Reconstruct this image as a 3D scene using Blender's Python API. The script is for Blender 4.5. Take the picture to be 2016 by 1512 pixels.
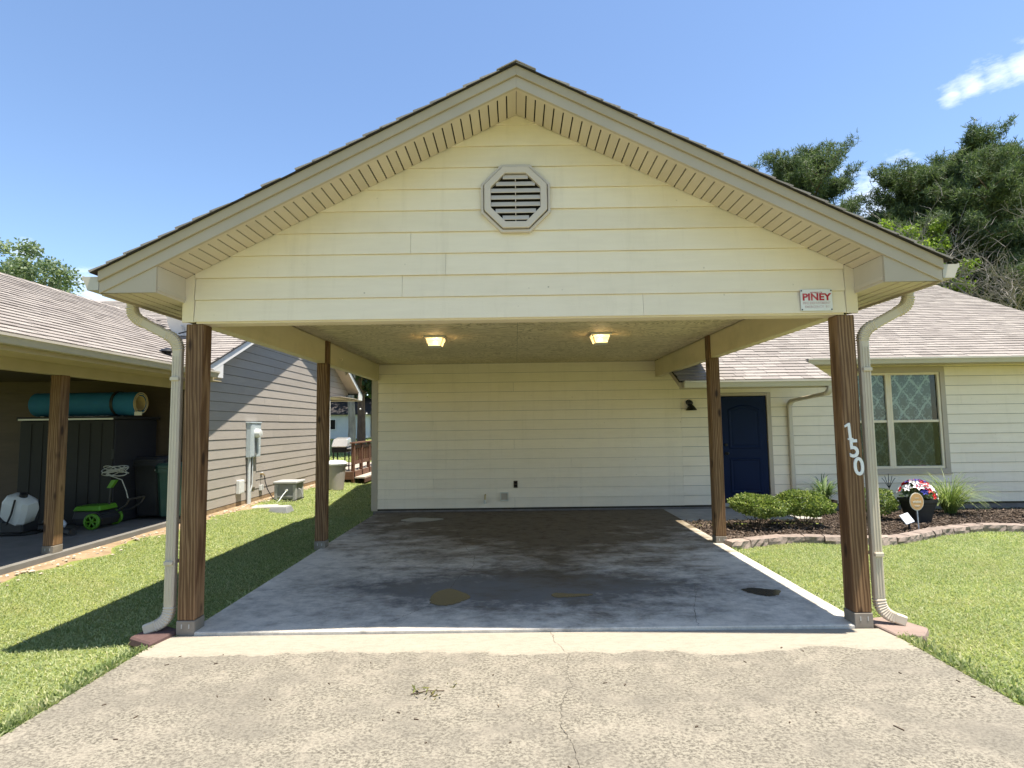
import bpy, bmesh, math, random
import numpy as np
from mathutils import Vector, Matrix
random.seed(7); rng = np.random.default_rng(7)
R = math.radians
for o in list(bpy.data.objects): bpy.data.objects.remove(o)
scene = bpy.context.scene
COL = scene.collection
PI = math.pi

# ------------------------------------------------------------------ camera
CAM = Vector((-0.0429, -4.4387, 1.5964))
yaw, pit, roll = -0.0051, 0.0756, -0.0134
fw = Vector((math.sin(yaw)*math.cos(pit), math.cos(yaw)*math.cos(pit), math.sin(pit)))
rt = Vector((math.cos(yaw), -math.sin(yaw), 0)); up = rt.cross(fw)
rt, up = rt*math.cos(roll)+up*math.sin(roll), up*math.cos(roll)-rt*math.sin(roll)
cd = bpy.data.cameras.new('camera'); cam = bpy.data.objects.new('camera', cd); COL.objects.link(cam)
cam.matrix_world = Matrix(((rt.x, up.x, -fw.x, CAM.x), (rt.y, up.y, -fw.y, CAM.y), (rt.z, up.z, -fw.z, CAM.z), (0, 0, 0, 1)))
cd.sensor_fit = 'HORIZONTAL'; cd.sensor_width = 36; cd.lens = 36*1076.1/2016; cd.clip_end = 2000; cd.clip_start = .05
scene.camera = cam

# ------------------------------------------------------------------ sky, sun, exposure
SUN_TO = Vector((0.268, -0.115, 1)).normalized()
ELEV = math.asin(SUN_TO.z); AZI = math.atan2(SUN_TO.x, SUN_TO.y)
world = bpy.data.worlds.new('World'); scene.world = world; world.use_nodes = True
wt = world.node_tree; wn = wt.nodes; wl = wt.links; wn.clear()
wo = wn.new('ShaderNodeOutputWorld'); bg = wn.new('ShaderNodeBackground'); sky = wn.new('ShaderNodeTexSky')
sky.sky_type = 'NISHITA'; sky.sun_disc = False; sky.sun_elevation = ELEV; sky.sun_rotation = AZI
sky.air_density = 1.0; sky.dust_density = 0.3; sky.ozone_density = 3.2; sky.altitude = 150
bg.inputs['Strength'].default_value = 0.119
# a few small clouds: noise in the sky direction, kept to loose patches spread round the horizon
tc = wn.new('ShaderNodeTexCoord')
def wmath(op, a, b=None, clamp=False):
    n = wn.new('ShaderNodeMath'); n.operation = op; n.use_clamp = clamp
    for i, v in enumerate((a, b)):
        if v is None: continue
        if isinstance(v, (int, float)): n.inputs[i].default_value = v
        else: wl.new(v, n.inputs[i])
    return n.outputs[0]
acc = None
def dirpx(x, y):
    return (fw+rt*((x-1008)/1076.1)+up*((756-y)/1076.1)).normalized()
CLOUDS = [(dirpx(1875, 185), .026, .03), (dirpx(1915, 170), .034, .03), (dirpx(1965, 150), .034, .03), (dirpx(2010, 128), .034, .03), (dirpx(1725, 395), .085, .05), (dirpx(1735, 420), .085, .05), (dirpx(48, 490), .022, .04), (dirpx(185, 590), .06, .03), (dirpx(1650, 560), .12, .05),
          (Vector((-.9, -.3, .3)).normalized(), .2, .1), (Vector((.6, -.8, .35)).normalized(), .2, .1), (Vector((.95, .1, .22)).normalized(), .18, .1), (Vector((-.3, -.9, .5)).normalized(), .15, .1)]
for d, rad, soft in CLOUDS:
    vm = wn.new('ShaderNodeVectorMath'); vm.operation = 'DISTANCE'; wl.new(tc.outputs['Generated'], vm.inputs[0]); vm.inputs[1].default_value = d
    m = wmath('SUBTRACT', 1.0, wmath('DIVIDE', vm.outputs['Value'], rad), True)
    acc = m if acc is None else wmath('MAXIMUM', acc, m)
mp = wn.new('ShaderNodeMapping'); mp.inputs['Scale'].default_value = (1, 1, 2.6); mp.inputs['Rotation'].default_value = (0, .55, .2); wl.new(tc.outputs['Generated'], mp.inputs[0])
cn = wn.new('ShaderNodeTexNoise'); cn.inputs['Scale'].default_value = 22; cn.inputs['Detail'].default_value = 9; cn.inputs['Roughness'].default_value = .62; wl.new(mp.outputs[0], cn.inputs['Vector'])
cv = wmath('MULTIPLY', wmath('SUBTRACT', wmath('ADD', wmath('MULTIPLY', acc, .62), wmath('MULTIPLY', cn.outputs[0], 1.25)), .80), 1.25, True)
cv = wmath('MULTIPLY', cv, wmath('MULTIPLY', acc, 5.0, True))
mx = wn.new('ShaderNodeMix'); mx.data_type = 'RGBA'; wl.new(cv, mx.inputs['Factor']); wl.new(sky.outputs[0], mx.inputs['A']); mx.inputs['B'].default_value = (6.6, 6.9, 7.4, 1)
wl.new(mx.outputs['Result'], bg.inputs['Color']); wl.new(bg.outputs[0], wo.inputs[0])
sd = bpy.data.lights.new('sun', 'SUN'); sd.energy = 5.0; sd.angle = R(.53); sd.color = (1, .925, .81)
so = bpy.data.objects.new('sun', sd); COL.objects.link(so); so.location = (5, -5, 20)
so.rotation_euler = SUN_TO.to_track_quat('Z', 'Y').to_euler()
vs = scene.view_settings
vs.view_transform = 'Standard'; vs.look = 'None'; vs.gamma = 1; vs.use_curve_mapping = False; vs.exposure = 1.08
scene.render.engine = 'CYCLES'
scene.cycles.max_bounces = 6; scene.cycles.diffuse_bounces = 2; scene.cycles.glossy_bounces = 2; scene.cycles.transparent_max_bounces = 12

# ------------------------------------------------------------------ materials
MATS = {}
def nt_new(name):
    m = bpy.data.materials.new(name); m.use_nodes = True; t = m.node_tree
    b = t.nodes['Principled BSDF']; MATS[name] = m
    return m, t, b
class NB:                                           # tiny node helper
    def __init__(s, t): s.t = t; s.n = t.nodes; s.l = t.links
    def put(s, sock, v):
        if isinstance(v, (int, float)): sock.default_value = v
        elif isinstance(v, (tuple, list)): sock.default_value = tuple(v)+((1,) if len(v) == 3 and len(sock.default_value) == 4 else ())
        else: s.l.new(v, sock)
    def co(s, kind='Object'): return s.n.new('ShaderNodeTexCoord').outputs[kind]
    def mp(s, v, sc=(1, 1, 1), loc=(0, 0, 0), rot=(0, 0, 0)):
        m = s.n.new('ShaderNodeMapping'); s.l.new(v, m.inputs[0]); m.inputs['Scale'].default_value = sc; m.inputs['Location'].default_value = loc; m.inputs['Rotation'].default_value = rot
        return m.outputs[0]
    def noise(s, v, scale, detail=4, rough=.55, dist=0):
        n = s.n.new('ShaderNodeTexNoise'); s.l.new(v, n.inputs['Vector']); n.inputs['Scale'].default_value = scale; n.inputs['Detail'].default_value = detail; n.inputs['Roughness'].default_value = rough; n.inputs['Distortion'].default_value = dist
        return n.outputs[0]
    def vor(s, v, scale, out='Distance', feat='F1'):
        n = s.n.new('ShaderNodeTexVoronoi'); n.feature = feat; s.l.new(v, n.inputs['Vector']); n.inputs['Scale'].default_value = scale
        return n.outputs[out]
    def wave(s, v, scale, dist, detail=3, dscale=1, typ='RINGS', direc='Z'):
        n = s.n.new('ShaderNodeTexWave'); n.wave_type = typ
        if typ == 'RINGS': n.rings_direction = direc
        else: n.bands_direction = direc
        s.l.new(v, n.inputs['Vector']); n.inputs['Scale'].default_value = scale; n.inputs['Distortion'].default_value = dist; n.inputs['Detail'].default_value = detail; n.inputs['Detail Scale'].default_value = dscale
        return n.outputs['Fac']
    def ramp(s, v, stops):
        n = s.n.new('ShaderNodeValToRGB'); s.l.new(v, n.inputs[0]); e = n.color_ramp.elements
        while len(e) < len(stops): e.new(.5)
        for i, (p, c) in enumerate(stops):
            e[i].position = p; e[i].color = (c, c, c, 1) if isinstance(c, (int, float)) else tuple(c)+(1,)
        return n.outputs[0]
    def mix(s, f, a, b, mode='MIX'):
        n = s.n.new('ShaderNodeMix'); n.data_type = 'RGBA'; n.blend_type = mode; s.put(n.inputs['Factor'], f); s.put(n.inputs['A'], a); s.put(n.inputs['B'], b)
        return n.outputs['Result']
    def math(s, op, a, b=0.0, clamp=False):
        n = s.n.new('ShaderNodeMath'); n.operation = op; n.use_clamp = clamp; s.put(n.inputs[0], a); s.put(n.inputs[1], b)
        return n.outputs[0]
    def sep(s, v):
        n = s.n.new('ShaderNodeSeparateXYZ'); s.l.new(v, n.inputs[0]); return n.outputs
    def comb(s, x, y, z):
        n = s.n.new('ShaderNodeCombineXYZ'); s.put(n.inputs[0], x); s.put(n.inputs[1], y); s.put(n.inputs[2], z); return n.outputs[0]
    def rnd(s, island=True):
        a = s.n.new('ShaderNodeObjectInfo').outputs['Random']
        if not island: return a
        b = s.n.new('ShaderNodeNewGeometry').outputs['Random Per Island']
        return s.math('FRACT', s.math('ADD', a, b))
    def bump(s, h, strength=.3, dist=.01):
        n = s.n.new('ShaderNodeBump'); s.put(n.inputs['Height'], h); n.inputs['Strength'].default_value = strength; n.inputs['Distance'].default_value = dist
        return n.outputs[0]
def pm(name, c1, c2=None, scale=6, st=(1, 1, 1), rough=.7, bump=0, bs=40, bst=(1, 1, 1), bd=.004, rnd=0, metal=0, spec=.35, lo=.35, hi=.7, dirt=0, dirtc=(.2, .17, .12), dscale=1.2, emit=None):
    m, t, b = nt_new(name); n = NB(t); v = n.co()
    c = c1
    if c2: c = n.mix(n.ramp(n.noise(n.mp(v, st), scale, 5), [(lo, 0), (hi, 1)]), c1, c2)
    if dirt: c = n.mix(n.math('MULTIPLY', n.ramp(n.noise(v, dscale, 6, .65), [(.5, 0), (.75, 1)]), dirt), c, dirtc)
    if rnd:
        k = n.math('ADD', n.math('MULTIPLY', n.rnd(), rnd*2), 1-rnd)
        c = n.mix(1, c, n.comb(k, k, k), 'MULTIPLY')
    n.put(b.inputs['Base Color'], c if not isinstance(c, tuple) else c)
    b.inputs['Roughness'].default_value = rough; b.inputs['Metallic'].default_value = metal; b.inputs['Specular IOR Level'].default_value = spec
    if bump: t.links.new(n.bump(n.noise(n.mp(v, bst), bs, 6, .6), bump, bd), b.inputs['Normal'])
    if emit: b.inputs['Emission Color'].default_value = emit[0]+(1,); b.inputs['Emission Strength'].default_value = emit[1]
    return m
# painted fibre cement lap siding with embossed grain
pm('cream_siding', (.86, .748, .570), (.825, .712, .54), 3, (1, 1, 8), .62, .35, 26, (1.2, 1.2, 14), .003, .035, dirt=.10, dirtc=(.42, .36, .22), dscale=2.2)
def speck(name):
    t = MATS[name].node_tree; n = NB(t); b = t.nodes['Principled BSDF']; src = b.inputs['Base Color'].links[0].from_socket; v = n.co()
    d = n.ramp(n.vor(v, 7.5), [(.035, .7), (.075, 0)]); k = n.ramp(n.noise(v, 3.1, 3), [(.50, 0), (.62, 1)])
    c = n.mix(n.math('MULTIPLY', d, k), src, (.28, .22, .13))
    st = n.ramp(n.noise(n.mp(v, (9, 9, .5)), 1.0, 5, .7), [(.55, 0), (.8, .22)]); c = n.mix(st, c, (.52, .43, .29)); t.links.new(c, b.inputs['Base Color'])
speck('cream_siding')
pm('pale_siding', (.86, .742, .545), (.825, .705, .515), 3, (1, 1, 8), .62, .35, 26, (1.2, 1.2, 14), .003, .035, dirt=.12, dirtc=(.42, .37, .26), dscale=1.5)
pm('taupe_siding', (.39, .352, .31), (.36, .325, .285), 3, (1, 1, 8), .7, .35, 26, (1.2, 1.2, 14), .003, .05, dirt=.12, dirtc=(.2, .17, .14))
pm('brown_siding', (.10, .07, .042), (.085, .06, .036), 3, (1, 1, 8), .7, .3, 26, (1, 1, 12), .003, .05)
pm('trim_greige', (.46, .385, .29), (.43, .36, .27), 2, (1, 1, 1), .5, .1, 60, (1, 1, 1), .002, .03, dirt=.15, dirtc=(.3, .26, .2), dscale=3)
pm('trim_cream', (.78, .67, .485), (.74, .63, .45), 3, (1, 1, 3), .6, .15, 40, (2, 2, 9), .002, .03, dirt=.1, dirtc=(.4, .34, .22), dscale=3)
pm('soffit_tan', (.60, .51, .385), (.57, .485, .365), 3, (1, 1, 1), .55, .05, 50, rnd=.04, dirt=.1, dirtc=(.33, .27, .18), dscale=4)
pm('beam_cream', (.72, .61, .39), (.66, .56, .35), 2, (1, .4, 4), .6, .25, 20, (1, 1, 6), .003, 0, dirt=.25, dirtc=(.3, .24, .14), dscale=2)
pm('trim_white', (.74, .73, .70), (.70, .69, .66), 3, rough=.5, dirt=.15, dirtc=(.4, .38, .33))
pm('gutter_metal', (.52, .47, .38), (.49, .44, .355), 4, rough=.38, spec=.5, dirt=.2, dirtc=(.33, .3, .23), dscale=5)
pm('spout_metal', (.58, .50, .385), (.55, .47, .36), 3, rough=.4, spec=.5, dirt=.2, dirtc=(.34, .3, .22), dscale=5)
pm('vent_plastic', (.62, .54, .46), (.59, .51, .435), 5, rough=.5)
pm('trim_tan', (.42, .345, .24), (.39, .32, .22), 3, rough=.5, dirt=.15, dirtc=(.28, .22, .15), dscale=3)
pm('lap_shadow_backing', (.05, .042, .03), rough=.9)  # dark backing whose colour stands in for the shadow under each lap
pm('dark_gap', (.012, .010, .008), rough=.9)
pm('crack_dark', (.10, .085, .065), (.06, .05, .04), 30, rough=.95)
pm('black_felt', (.025, .022, .02), (.04, .035, .03), 20, rough=.9)
pm('galvanized', (.46, .47, .46), (.36, .37, .36), 9, rough=.55, metal=.35, dirt=.4, dirtc=(.25, .23, .2), dscale=6)
pm('door_blue', (.0015, .0095, .040), (.0013, .008, .035), 3, rough=.55, spec=.15)
pm('black_metal', (.012, .012, .012), rough=.45)
pm('black_plastic', (.02, .02, .021), (.028, .028, .03), 6, rough=.5)
pm('dark_resin', (.018, .018, .023), (.015, .015, .019), 4, rough=.6, bump=.1)
pm('shed_door', (.014, .013, .011), (.011, .010, .009), 4, rough=.6, bump=.15, bst=(12, 1, .6))
pm('foam_blue', (.02, .15, .30), (.017, .13, .27), 5, rough=.75)
pm('foam_beige', (.62, .47, .22), (.56, .42, .2), 5, rough=.75)
pm('white_plastic', (.66, .67, .65), (.66, .67, .65), 4, rough=.45)
pm('ivory_plastic', (.66, .63, .52), rough=.45)
pm('meter_gray', (.46, .52, .54), (.42, .48, .50), 5, rough=.5, spec=.4, dirt=.15, dirtc=(.25, .27, .27), dscale=4)
pm('conduit_gray', (.58, .61, .62), (.53, .56, .57), 4, rough=.5)
pm('lime_plastic', (.10, .27, .02), (.09, .24, .018), 5, rough=.4)
pm('bin_green', (.028, .075, .055), (.022, .06, .045), 4, rough=.5, dirt=.3, dirtc=(.12, .14, .12), dscale=3)
pm('bin_tan', (.40, .37, .33), (.36, .33, .29), 4, rough=.55)
pm('hose_gray', (.40, .40, .34), rough=.5)
pm('resin_gray', (.23, .235, .235), (.20, .205, .205), 7, rough=.6, bump=.1)
pm('resin_light', (.37, .37, .36), (.34, .34, .33), 7, rough=.6)
pm('stone_block', (.33, .265, .222), (.25, .20, .168), 14, rough=.9, bump=.7, bs=35, bd=.012, rnd=.18, spec=.2, dirt=.35, dirtc=(.16, .125, .1), dscale=7)
pm('paver_red', (.115, .072, .065), (.095, .058, .052), 20, rough=.9, bump=.4, bs=70, bd=.004, rnd=.1, spec=.2)
pm('flagstone', (.30, .222, .185), (.24, .18, .15), 9, rough=.9, bump=.5, bs=30, bd=.006, spec=.2)
pm('foundation', (.22, .195, .175), (.16, .14, .125), 7, rough=.95, bump=.4, bs=40, spec=.15)
pm('old_concrete', (.42, .40, .36), (.33, .31, .275), 5, rough=.9, bump=.3, bs=70, dirt=.3, dirtc=(.2, .175, .14))
pm('asphalt', (.055, .053, .05), (.075, .072, .068), 8, rough=.9, bump=.3, bs=80)
pm('base_gray', (.25, .22, .18), (.18, .155, .12), 6, rough=.85, dirt=.5, dirtc=(.13, .10, .07), dscale=9)
pm('neighbor_trim', (.50, .41, .25), (.46, .375, .225), 3, rough=.6, dirt=.2, dirtc=(.25, .2, .12))
pm('dark_slab', (.20, .188, .168), (.15, .14, .122), 4, rough=.9, bump=.3, bs=70, dirt=.3, dirtc=(.13, .11, .09))
pm('dirt', (.34, .25, .155), (.23, .165, .10), 9, rough=1, bump=.6, bs=30, bd=.02, spec=.1)
pm('pebble', (.50, .43, .34), (.36, .29, .22), 20, rough=.95, rnd=.3, spec=.15)
pm('mulch_soil', (.035, .024, .017), (.06, .042, .03), 30, rough=1, bump=.8, bs=60, bd=.02, spec=.1)
pm('mulch_chip', (.075, .055, .042), (.15, .118, .092), 25, rough=.95, rnd=.6, spec=.15)
pm('sign_white', (.76, .75, .73), (.71, .70, .68), 9, rough=.45, dirt=.15, dirtc=(.5, .45, .4), dscale=18)
pm('sign_red', (.42, .012, .025), (.62, .22, .22), 14, rough=.5, lo=.5, hi=.8)
pm('sign_faded', (.55, .38, .37), (.70, .62, .61), 22, rough=.5)
pm('number_white', (.78, .78, .76), rough=.4)
pm('sign_tan', (.56, .33, .14), (.53, .31, .13), 8, rough=.5)
pm('planter_black', (.02, .02, .021), (.035, .033, .03), 8, rough=.55)
pm('pot_brown', (.075, .055, .042), (.05, .036, .028), 8, rough=.7)
pm('petal_white', (.80, .78, .77), rough=.6, rnd=.08)
pm('petal_red', (.58, .02, .025), rough=.6, rnd=.2)
pm('petal_blue', (.025, .035, .26), rough=.6, rnd=.2)
pm('panel_white', (.70, .73, .78), rough=.15, spec=.6)
pm('deck_wood', (.17, .085, .05), (.11, .055, .034), 6, (1, 6, 6), .8, .3, 20, (2, 10, 10), .003, .2)
pm('deck_gray', (.42, .37, .31), (.34, .29, .24), 6, (6, 1, 6), .8, .3, 20, rnd=.15)
pm('bark_gray', (.30, .27, .24), (.17, .15, .13), 9, (1, 1, .25), .95, .8, 14, (1, 1, .3), .03)
pm('bark_pine', (.15, .095, .065), (.085, .055, .04), 9, (1, 1, .3), .95, .8, 12, (1, 1, .3), .03)
pm('bark_dead', (.25, .225, .20), (.18, .16, .14), 9, (1, 1, .3), .9, .4, 20)
pm('grill_steel', (.55, .55, .55), rough=.35, metal=.7)
pm('far_white', (.60, .62, .62), (.55, .57, .57), 4, rough=.6)
pm('far_roof', (.05, .045, .043), (.035, .03, .03), 9, rough=.9)
pm('twig', (.10, .07, .045), (.06, .042, .03), 20, rough=.9)
pm('leaf_litter_mat', (.10, .13, .03), (.14, .10, .04), 30, rough=.8, rnd=.4)
pm('brass', (.5, .36, .14), rough=.35, metal=.8)
pm('lamp_frame', (.66, .64, .58), rough=.4)
def lampglass():
    m, t, b = nt_new('lamp_glass'); b.inputs['Base Color'].default_value = (.85, .8, .66, 1); b.inputs['Roughness'].default_value = .3
    b.inputs['Emission Color'].default_value = (1, .58, .2, 1); b.inputs['Emission Strength'].default_value = .55
    n = NB(t); tr = n.n.new('ShaderNodeBsdfTransparent'); tr.inputs[0].default_value = (1, .93, .8, 1); ms = n.n.new('ShaderNodeMixShader'); ms.inputs[0].default_value = .55
    n.l.new(tr.outputs[0], ms.inputs[1]); n.l.new(b.outputs[0], ms.inputs[2]); n.l.new(ms.outputs[0], t.nodes['Material Output'].inputs[0])
lampglass()
def bulbmat():
    m, t, b = nt_new('lamp_bulb'); b.inputs['Emission Color'].default_value = (1, .72, .4, 1); b.inputs['Emission Strength'].default_value = 3
bulbmat()
def post_wood():
    m, t, b = nt_new('post_wood'); n = NB(t); v = n.co()
    off = n.comb(n.math('MULTIPLY', n.rnd(False), 7.0), n.math('MULTIPLY', n.rnd(False), 3.1), n.math('MULTIPLY', n.rnd(False), 11.0))
    a = n.n.new('ShaderNodeVectorMath'); a.operation = 'ADD'; n.l.new(v, a.inputs[0]); n.l.new(off, a.inputs[1]); v2 = a.outputs[0]
    rings = n.wave(n.mp(v2, (1, 1, .07)), 13, 7.5, 4, 1.5, 'RINGS', 'Y')
    fine = n.noise(n.mp(v2, (60, 60, 1.6)), 1.0, 6, .7)
    broad = n.noise(n.mp(v2, (5, 5, .9)), 1.0, 4)
    kn = n.vor(n.mp(v2, (7, 7, 2.6)), 1.0)
    c = n.ramp(rings, [(.1, (.12, .062, .027)), (.5, (.195, .108, .05)), (.9, (.28, .168, .083))])
    c = n.mix(n.ramp(fine, [(.36, .55), (.56, 0)]), c, (.075, .03, .011))
    c = n.mix(n.ramp(broad, [(.42, 0), (.75, .6)]), c, (.08, .038, .016))
    c = n.mix(n.ramp(kn, [(.11, .95), (.2, 0)]), c, (.03, .013, .005))
    n.put(b.inputs['Base Color'], c); b.inputs['Roughness'].default_value = .62; b.inputs['Specular IOR Level'].default_value = .3
    h = n.math('ADD', n.math('MULTIPLY', fine, .7), n.math('MULTIPLY', rings, .5))
    n.l.new(n.bump(h, .55, .004), b.inputs['Normal'])
post_wood()
def plywood():
    m, t, b = nt_new('plywood'); n = NB(t); v = n.co()
    off = n.comb(n.math('MULTIPLY', n.rnd(False), 9.0), n.math('MULTIPLY', n.rnd(False), 5.0), 0.0)
    a = n.n.new('ShaderNodeVectorMath'); a.operation = 'ADD'; n.l.new(v, a.inputs[0]); n.l.new(off, a.inputs[1]); v2 = a.outputs[0]
    base = n.noise(n.mp(v2, (1.1, 2.6, 1)), 1.1, 4, .55, 1.2)
    lines = n.math('ABSOLUTE', n.math('SUBTRACT', n.math('FRACT', n.math('MULTIPLY', base, 14.0)), .5))
    fine = n.noise(n.mp(v2, (6, 40, 6)), 1, 4)
    c = n.mix(n.ramp(lines, [(.0, .9), (.26, 0)]), (.84, .72, .48), (.36, .28, .14))
    c = n.mix(n.ramp(fine, [(.4, .25), (.65, 0)]), c, (.50, .415, .25))
    c = n.mix(n.ramp(n.noise(v, .8, 4), [(.45, 0), (.75, .35)]), c, (.47, .385, .22))
    n.put(b.inputs['Base Color'], c); b.inputs['Roughness'].default_value = .7
    n.l.new(n.bump(n.ramp(lines, [(0, 0), (.25, 1)]), .6, .006), b.inputs['Normal'])
plywood()
def shingle_mat():
    m, t, b = nt_new('shingle'); n = NB(t); v = n.co(); g = n.n.new('ShaderNodeNewGeometry').outputs['Position']
    r = n.rnd()
    c = n.ramp(r, [(0, (.235, .21, .188)), (.3, (.28, .252, .227)), (.65, (.32, .29, .26)), (1, (.36, .325, .29))])
    c = n.mix(n.ramp(n.noise(g, 90, 3), [(.35, .45), (.65, 0)]), c, (.18, .157, .138))
    c = n.mix(n.ramp(n.noise(g, .7, 4), [(.4, 0), (.8, .25)]), c, (.30, .26, .24))
    n.put(b.inputs['Base Color'], c); b.inputs['Roughness'].default_value = .95; b.inputs['Specular IOR Level'].default_value = .15
    n.l.new(n.bump(n.noise(g, 160, 3), .5, .003), b.inputs['Normal'])
shingle_mat()
def driveway_mat():
    m, t, b = nt_new('driveway_concrete'); n = NB(t); v = n.co(); x, y, z = n.sep(v)
    big = n.noise(n.mp(v, (1, 1.5, 1)), 1.6, 6, .68); mid = n.noise(n.mp(v, (1, 1, 1)), 6, 5, .65); sp = n.noise(n.mp(v, (1, 1.3, 1)), 48, 6, .72); sp2 = n.noise(n.mp(v, (1, 1.5, 1)), 85, 3, .6); broom = n.noise(n.mp(v, (3, 60, 1)), 3, 3)
    c = n.mix(n.ramp(sp, [(.40, 1), (.56, 0)]), (.275, .252, .20), (.105, .094, .075))
    c = n.mix(n.ramp(sp2, [(.34, .95), (.41, 0)]), c, (.085, .073, .058))
    c = n.mix(n.ramp(mid, [(.48, 0), (.72, .6)]), c, (.32, .285, .228))
    c = n.mix(n.ramp(big, [(.44, 0), (.64, .6)]), c, (.15, .137, .113))
    # pale washed apron next to the slab, its edge wavy
    e = n.math('ADD', n.math('ADD', y, .40), n.math('MULTIPLY', n.math('SUBTRACT', n.noise(n.mp(v, (1, .4, 1)), 1.1, 7, .68), .5), .46))
    e = n.math('ADD', e, n.math('MULTIPLY', n.math('SUBTRACT', n.noise(n.mp(v, (1, 2.5, 1)), 9, 4), .5), .06))
    am = n.ramp(n.math('MULTIPLY', e, 9.0), [(.0, 0), (.10, .75), (.6, 1)])
    pale = n.mix(n.ramp(n.noise(n.mp(v, (1, 3, 1)), 11, 6, .7), [(.42, 0), (.7, .55)]), (.38, .34, .27), (.26, .23, .18))
    pale = n.mix(n.ramp(sp2, [(.28, .7), (.42, 0)]), pale, (.30, .26, .2))
    c = n.mix(n.math('MULTIPLY', am, .8), c, pale)
    n.put(b.inputs['Base Color'], c); b.inputs['Roughness'].default_value = .95; b.inputs['Specular IOR Level'].default_value = .2
    h = n.math('ADD', n.math('ADD', n.math('MULTIPLY', sp, .8), n.math('MULTIPLY', sp2, .5)), n.math('MULTIPLY', broom, .4))
    n.l.new(n.bump(h, .45, .006), b.inputs['Normal'])
driveway_mat()
def slab_mat():
    m, t, b = nt_new('slab_concrete'); n = NB(t); v = n.co(); x, y, z = n.sep(v)
    w1 = n.noise(v, .9, 7, .66, .5); w2 = n.noise(n.mp(v, (.8, 1.4, 1), (3, 1, 0)), 1.7, 8, .72, .3); w3 = n.noise(v, 9, 6, .7); w4 = n.noise(n.mp(v, (1, 1.3, 1), (5, 2, 1)), 5, 8, .75); fine = n.noise(v, 60, 4, .65)
    c = n.mix(n.ramp(w3, [(.35, 0), (.7, .6)]), (.70, .645, .545), (.50, .455, .375))
    c = n.mix(n.ramp(w1, [(.45, 0), (.7, .35)]), c, (.38, .345, .28))
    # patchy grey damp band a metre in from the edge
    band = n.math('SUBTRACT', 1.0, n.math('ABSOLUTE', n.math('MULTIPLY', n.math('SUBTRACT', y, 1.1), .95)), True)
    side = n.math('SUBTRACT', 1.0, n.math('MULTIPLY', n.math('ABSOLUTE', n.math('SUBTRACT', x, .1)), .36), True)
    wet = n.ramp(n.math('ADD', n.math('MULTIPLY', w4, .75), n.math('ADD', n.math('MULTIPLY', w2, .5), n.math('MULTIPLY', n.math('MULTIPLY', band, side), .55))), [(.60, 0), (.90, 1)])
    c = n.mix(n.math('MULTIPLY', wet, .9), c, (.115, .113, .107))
    # brown noise patches, heavier and darker from the middle to the back wall
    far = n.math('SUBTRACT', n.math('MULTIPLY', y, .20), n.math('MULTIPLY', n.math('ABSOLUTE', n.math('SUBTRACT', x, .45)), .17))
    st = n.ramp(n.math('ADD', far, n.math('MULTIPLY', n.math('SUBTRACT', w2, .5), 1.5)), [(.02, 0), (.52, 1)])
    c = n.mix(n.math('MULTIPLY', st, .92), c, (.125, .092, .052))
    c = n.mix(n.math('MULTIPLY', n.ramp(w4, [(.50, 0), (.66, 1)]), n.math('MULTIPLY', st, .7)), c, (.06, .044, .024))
    c = n.mix(n.ramp(fine, [(.30, .35), (.45, 0)]), c, (.22, .2, .17))
    n.put(b.inputs['Base Color'], c); n.put(b.inputs['Roughness'], .8); b.inputs['Specular IOR Level'].default_value = .2
    n.l.new(n.bump(n.math('ADD', n.math('MULTIPLY', w3, .6), n.math('MULTIPLY', fine, .4)), .22, .004), b.inputs['Normal'])
slab_mat()
def water_mat():
    m, t, b = nt_new('puddle_water'); b.inputs['Base Color'].default_value = (.085, .068, .043, 1); b.inputs['Roughness'].default_value = .12; b.inputs['Specular IOR Level'].default_value = .5
water_mat()
def leaf_mat(name, stops, trans=.35, rough=.55, nscale=1.5, namt=.35, dark=(.01, .02, .006)):
    m, t, b = nt_new(name); n = NB(t); g = n.n.new('ShaderNodeNewGeometry')
    c = n.ramp(g.outputs['Random Per Island'], stops)
    c = n.mix(n.math('MULTIPLY', n.ramp(n.noise(n.co(), nscale, 3), [(.4, 0), (.7, 1)]), namt), c, dark)
    n.put(b.inputs['Base Color'], c); b.inputs['Roughness'].default_value = rough; b.inputs['Specular IOR Level'].default_value = .35
    tr = n.n.new('ShaderNodeBsdfTranslucent'); n.put(tr.inputs[0], n.mix(1, c, (1.3, 1.4, .85), 'MULTIPLY'))
    ms = n.n.new('ShaderNodeMixShader'); ms.inputs[0].default_value = trans
    n.l.new(b.outputs[0], ms.inputs[1]); n.l.new(tr.outputs[0], ms.inputs[2]); n.l.new(ms.outputs[0], t.nodes['Material Output'].inputs[0])
    return m
leaf_mat('grass_blade', [(0, (.12, .165, .06)), (.3, (.24, .30, .125)), (.65, (.37, .42, .20)), (.9, (.50, .52, .30)), (1, (.57, .51, .33))], .42, .6, 1.6, .2, (.15, .20, .05))
leaf_mat('shrub_leaf', [(0, (.06, .095, .02)), (.4, (.13, .19, .045)), (.8, (.26, .32, .085)), (1, (.42, .45, .15))], .32, .45, 3, .1, (.03, .06, .01))
leaf_mat('pine_needle', [(0, (.045, .07, .03)), (.5, (.09, .13, .055)), (1, (.175, .22, .105))], .3, .6, .5, .3, (.03, .055, .022))
leaf_mat('oak_leaf', [(0, (.10, .15, .08)), (.5, (.18, .24, .13)), (1, (.36, .40, .27))], .35, .5, .5, .35, (.035, .065, .03))
leaf_mat('lime_leaf', [(0, (.11, .17, .02)), (.5, (.19, .28, .035)), (1, (.30, .38, .07))], .4, .5, .8, .2, (.06, .1, .015))
leaf_mat('lily_leaf', [(0, (.06, .11, .045)), (.5, (.14, .21, .09)), (1, (.32, .38, .20))], .25, .4, 4, .15, (.03, .06, .02))
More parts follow.
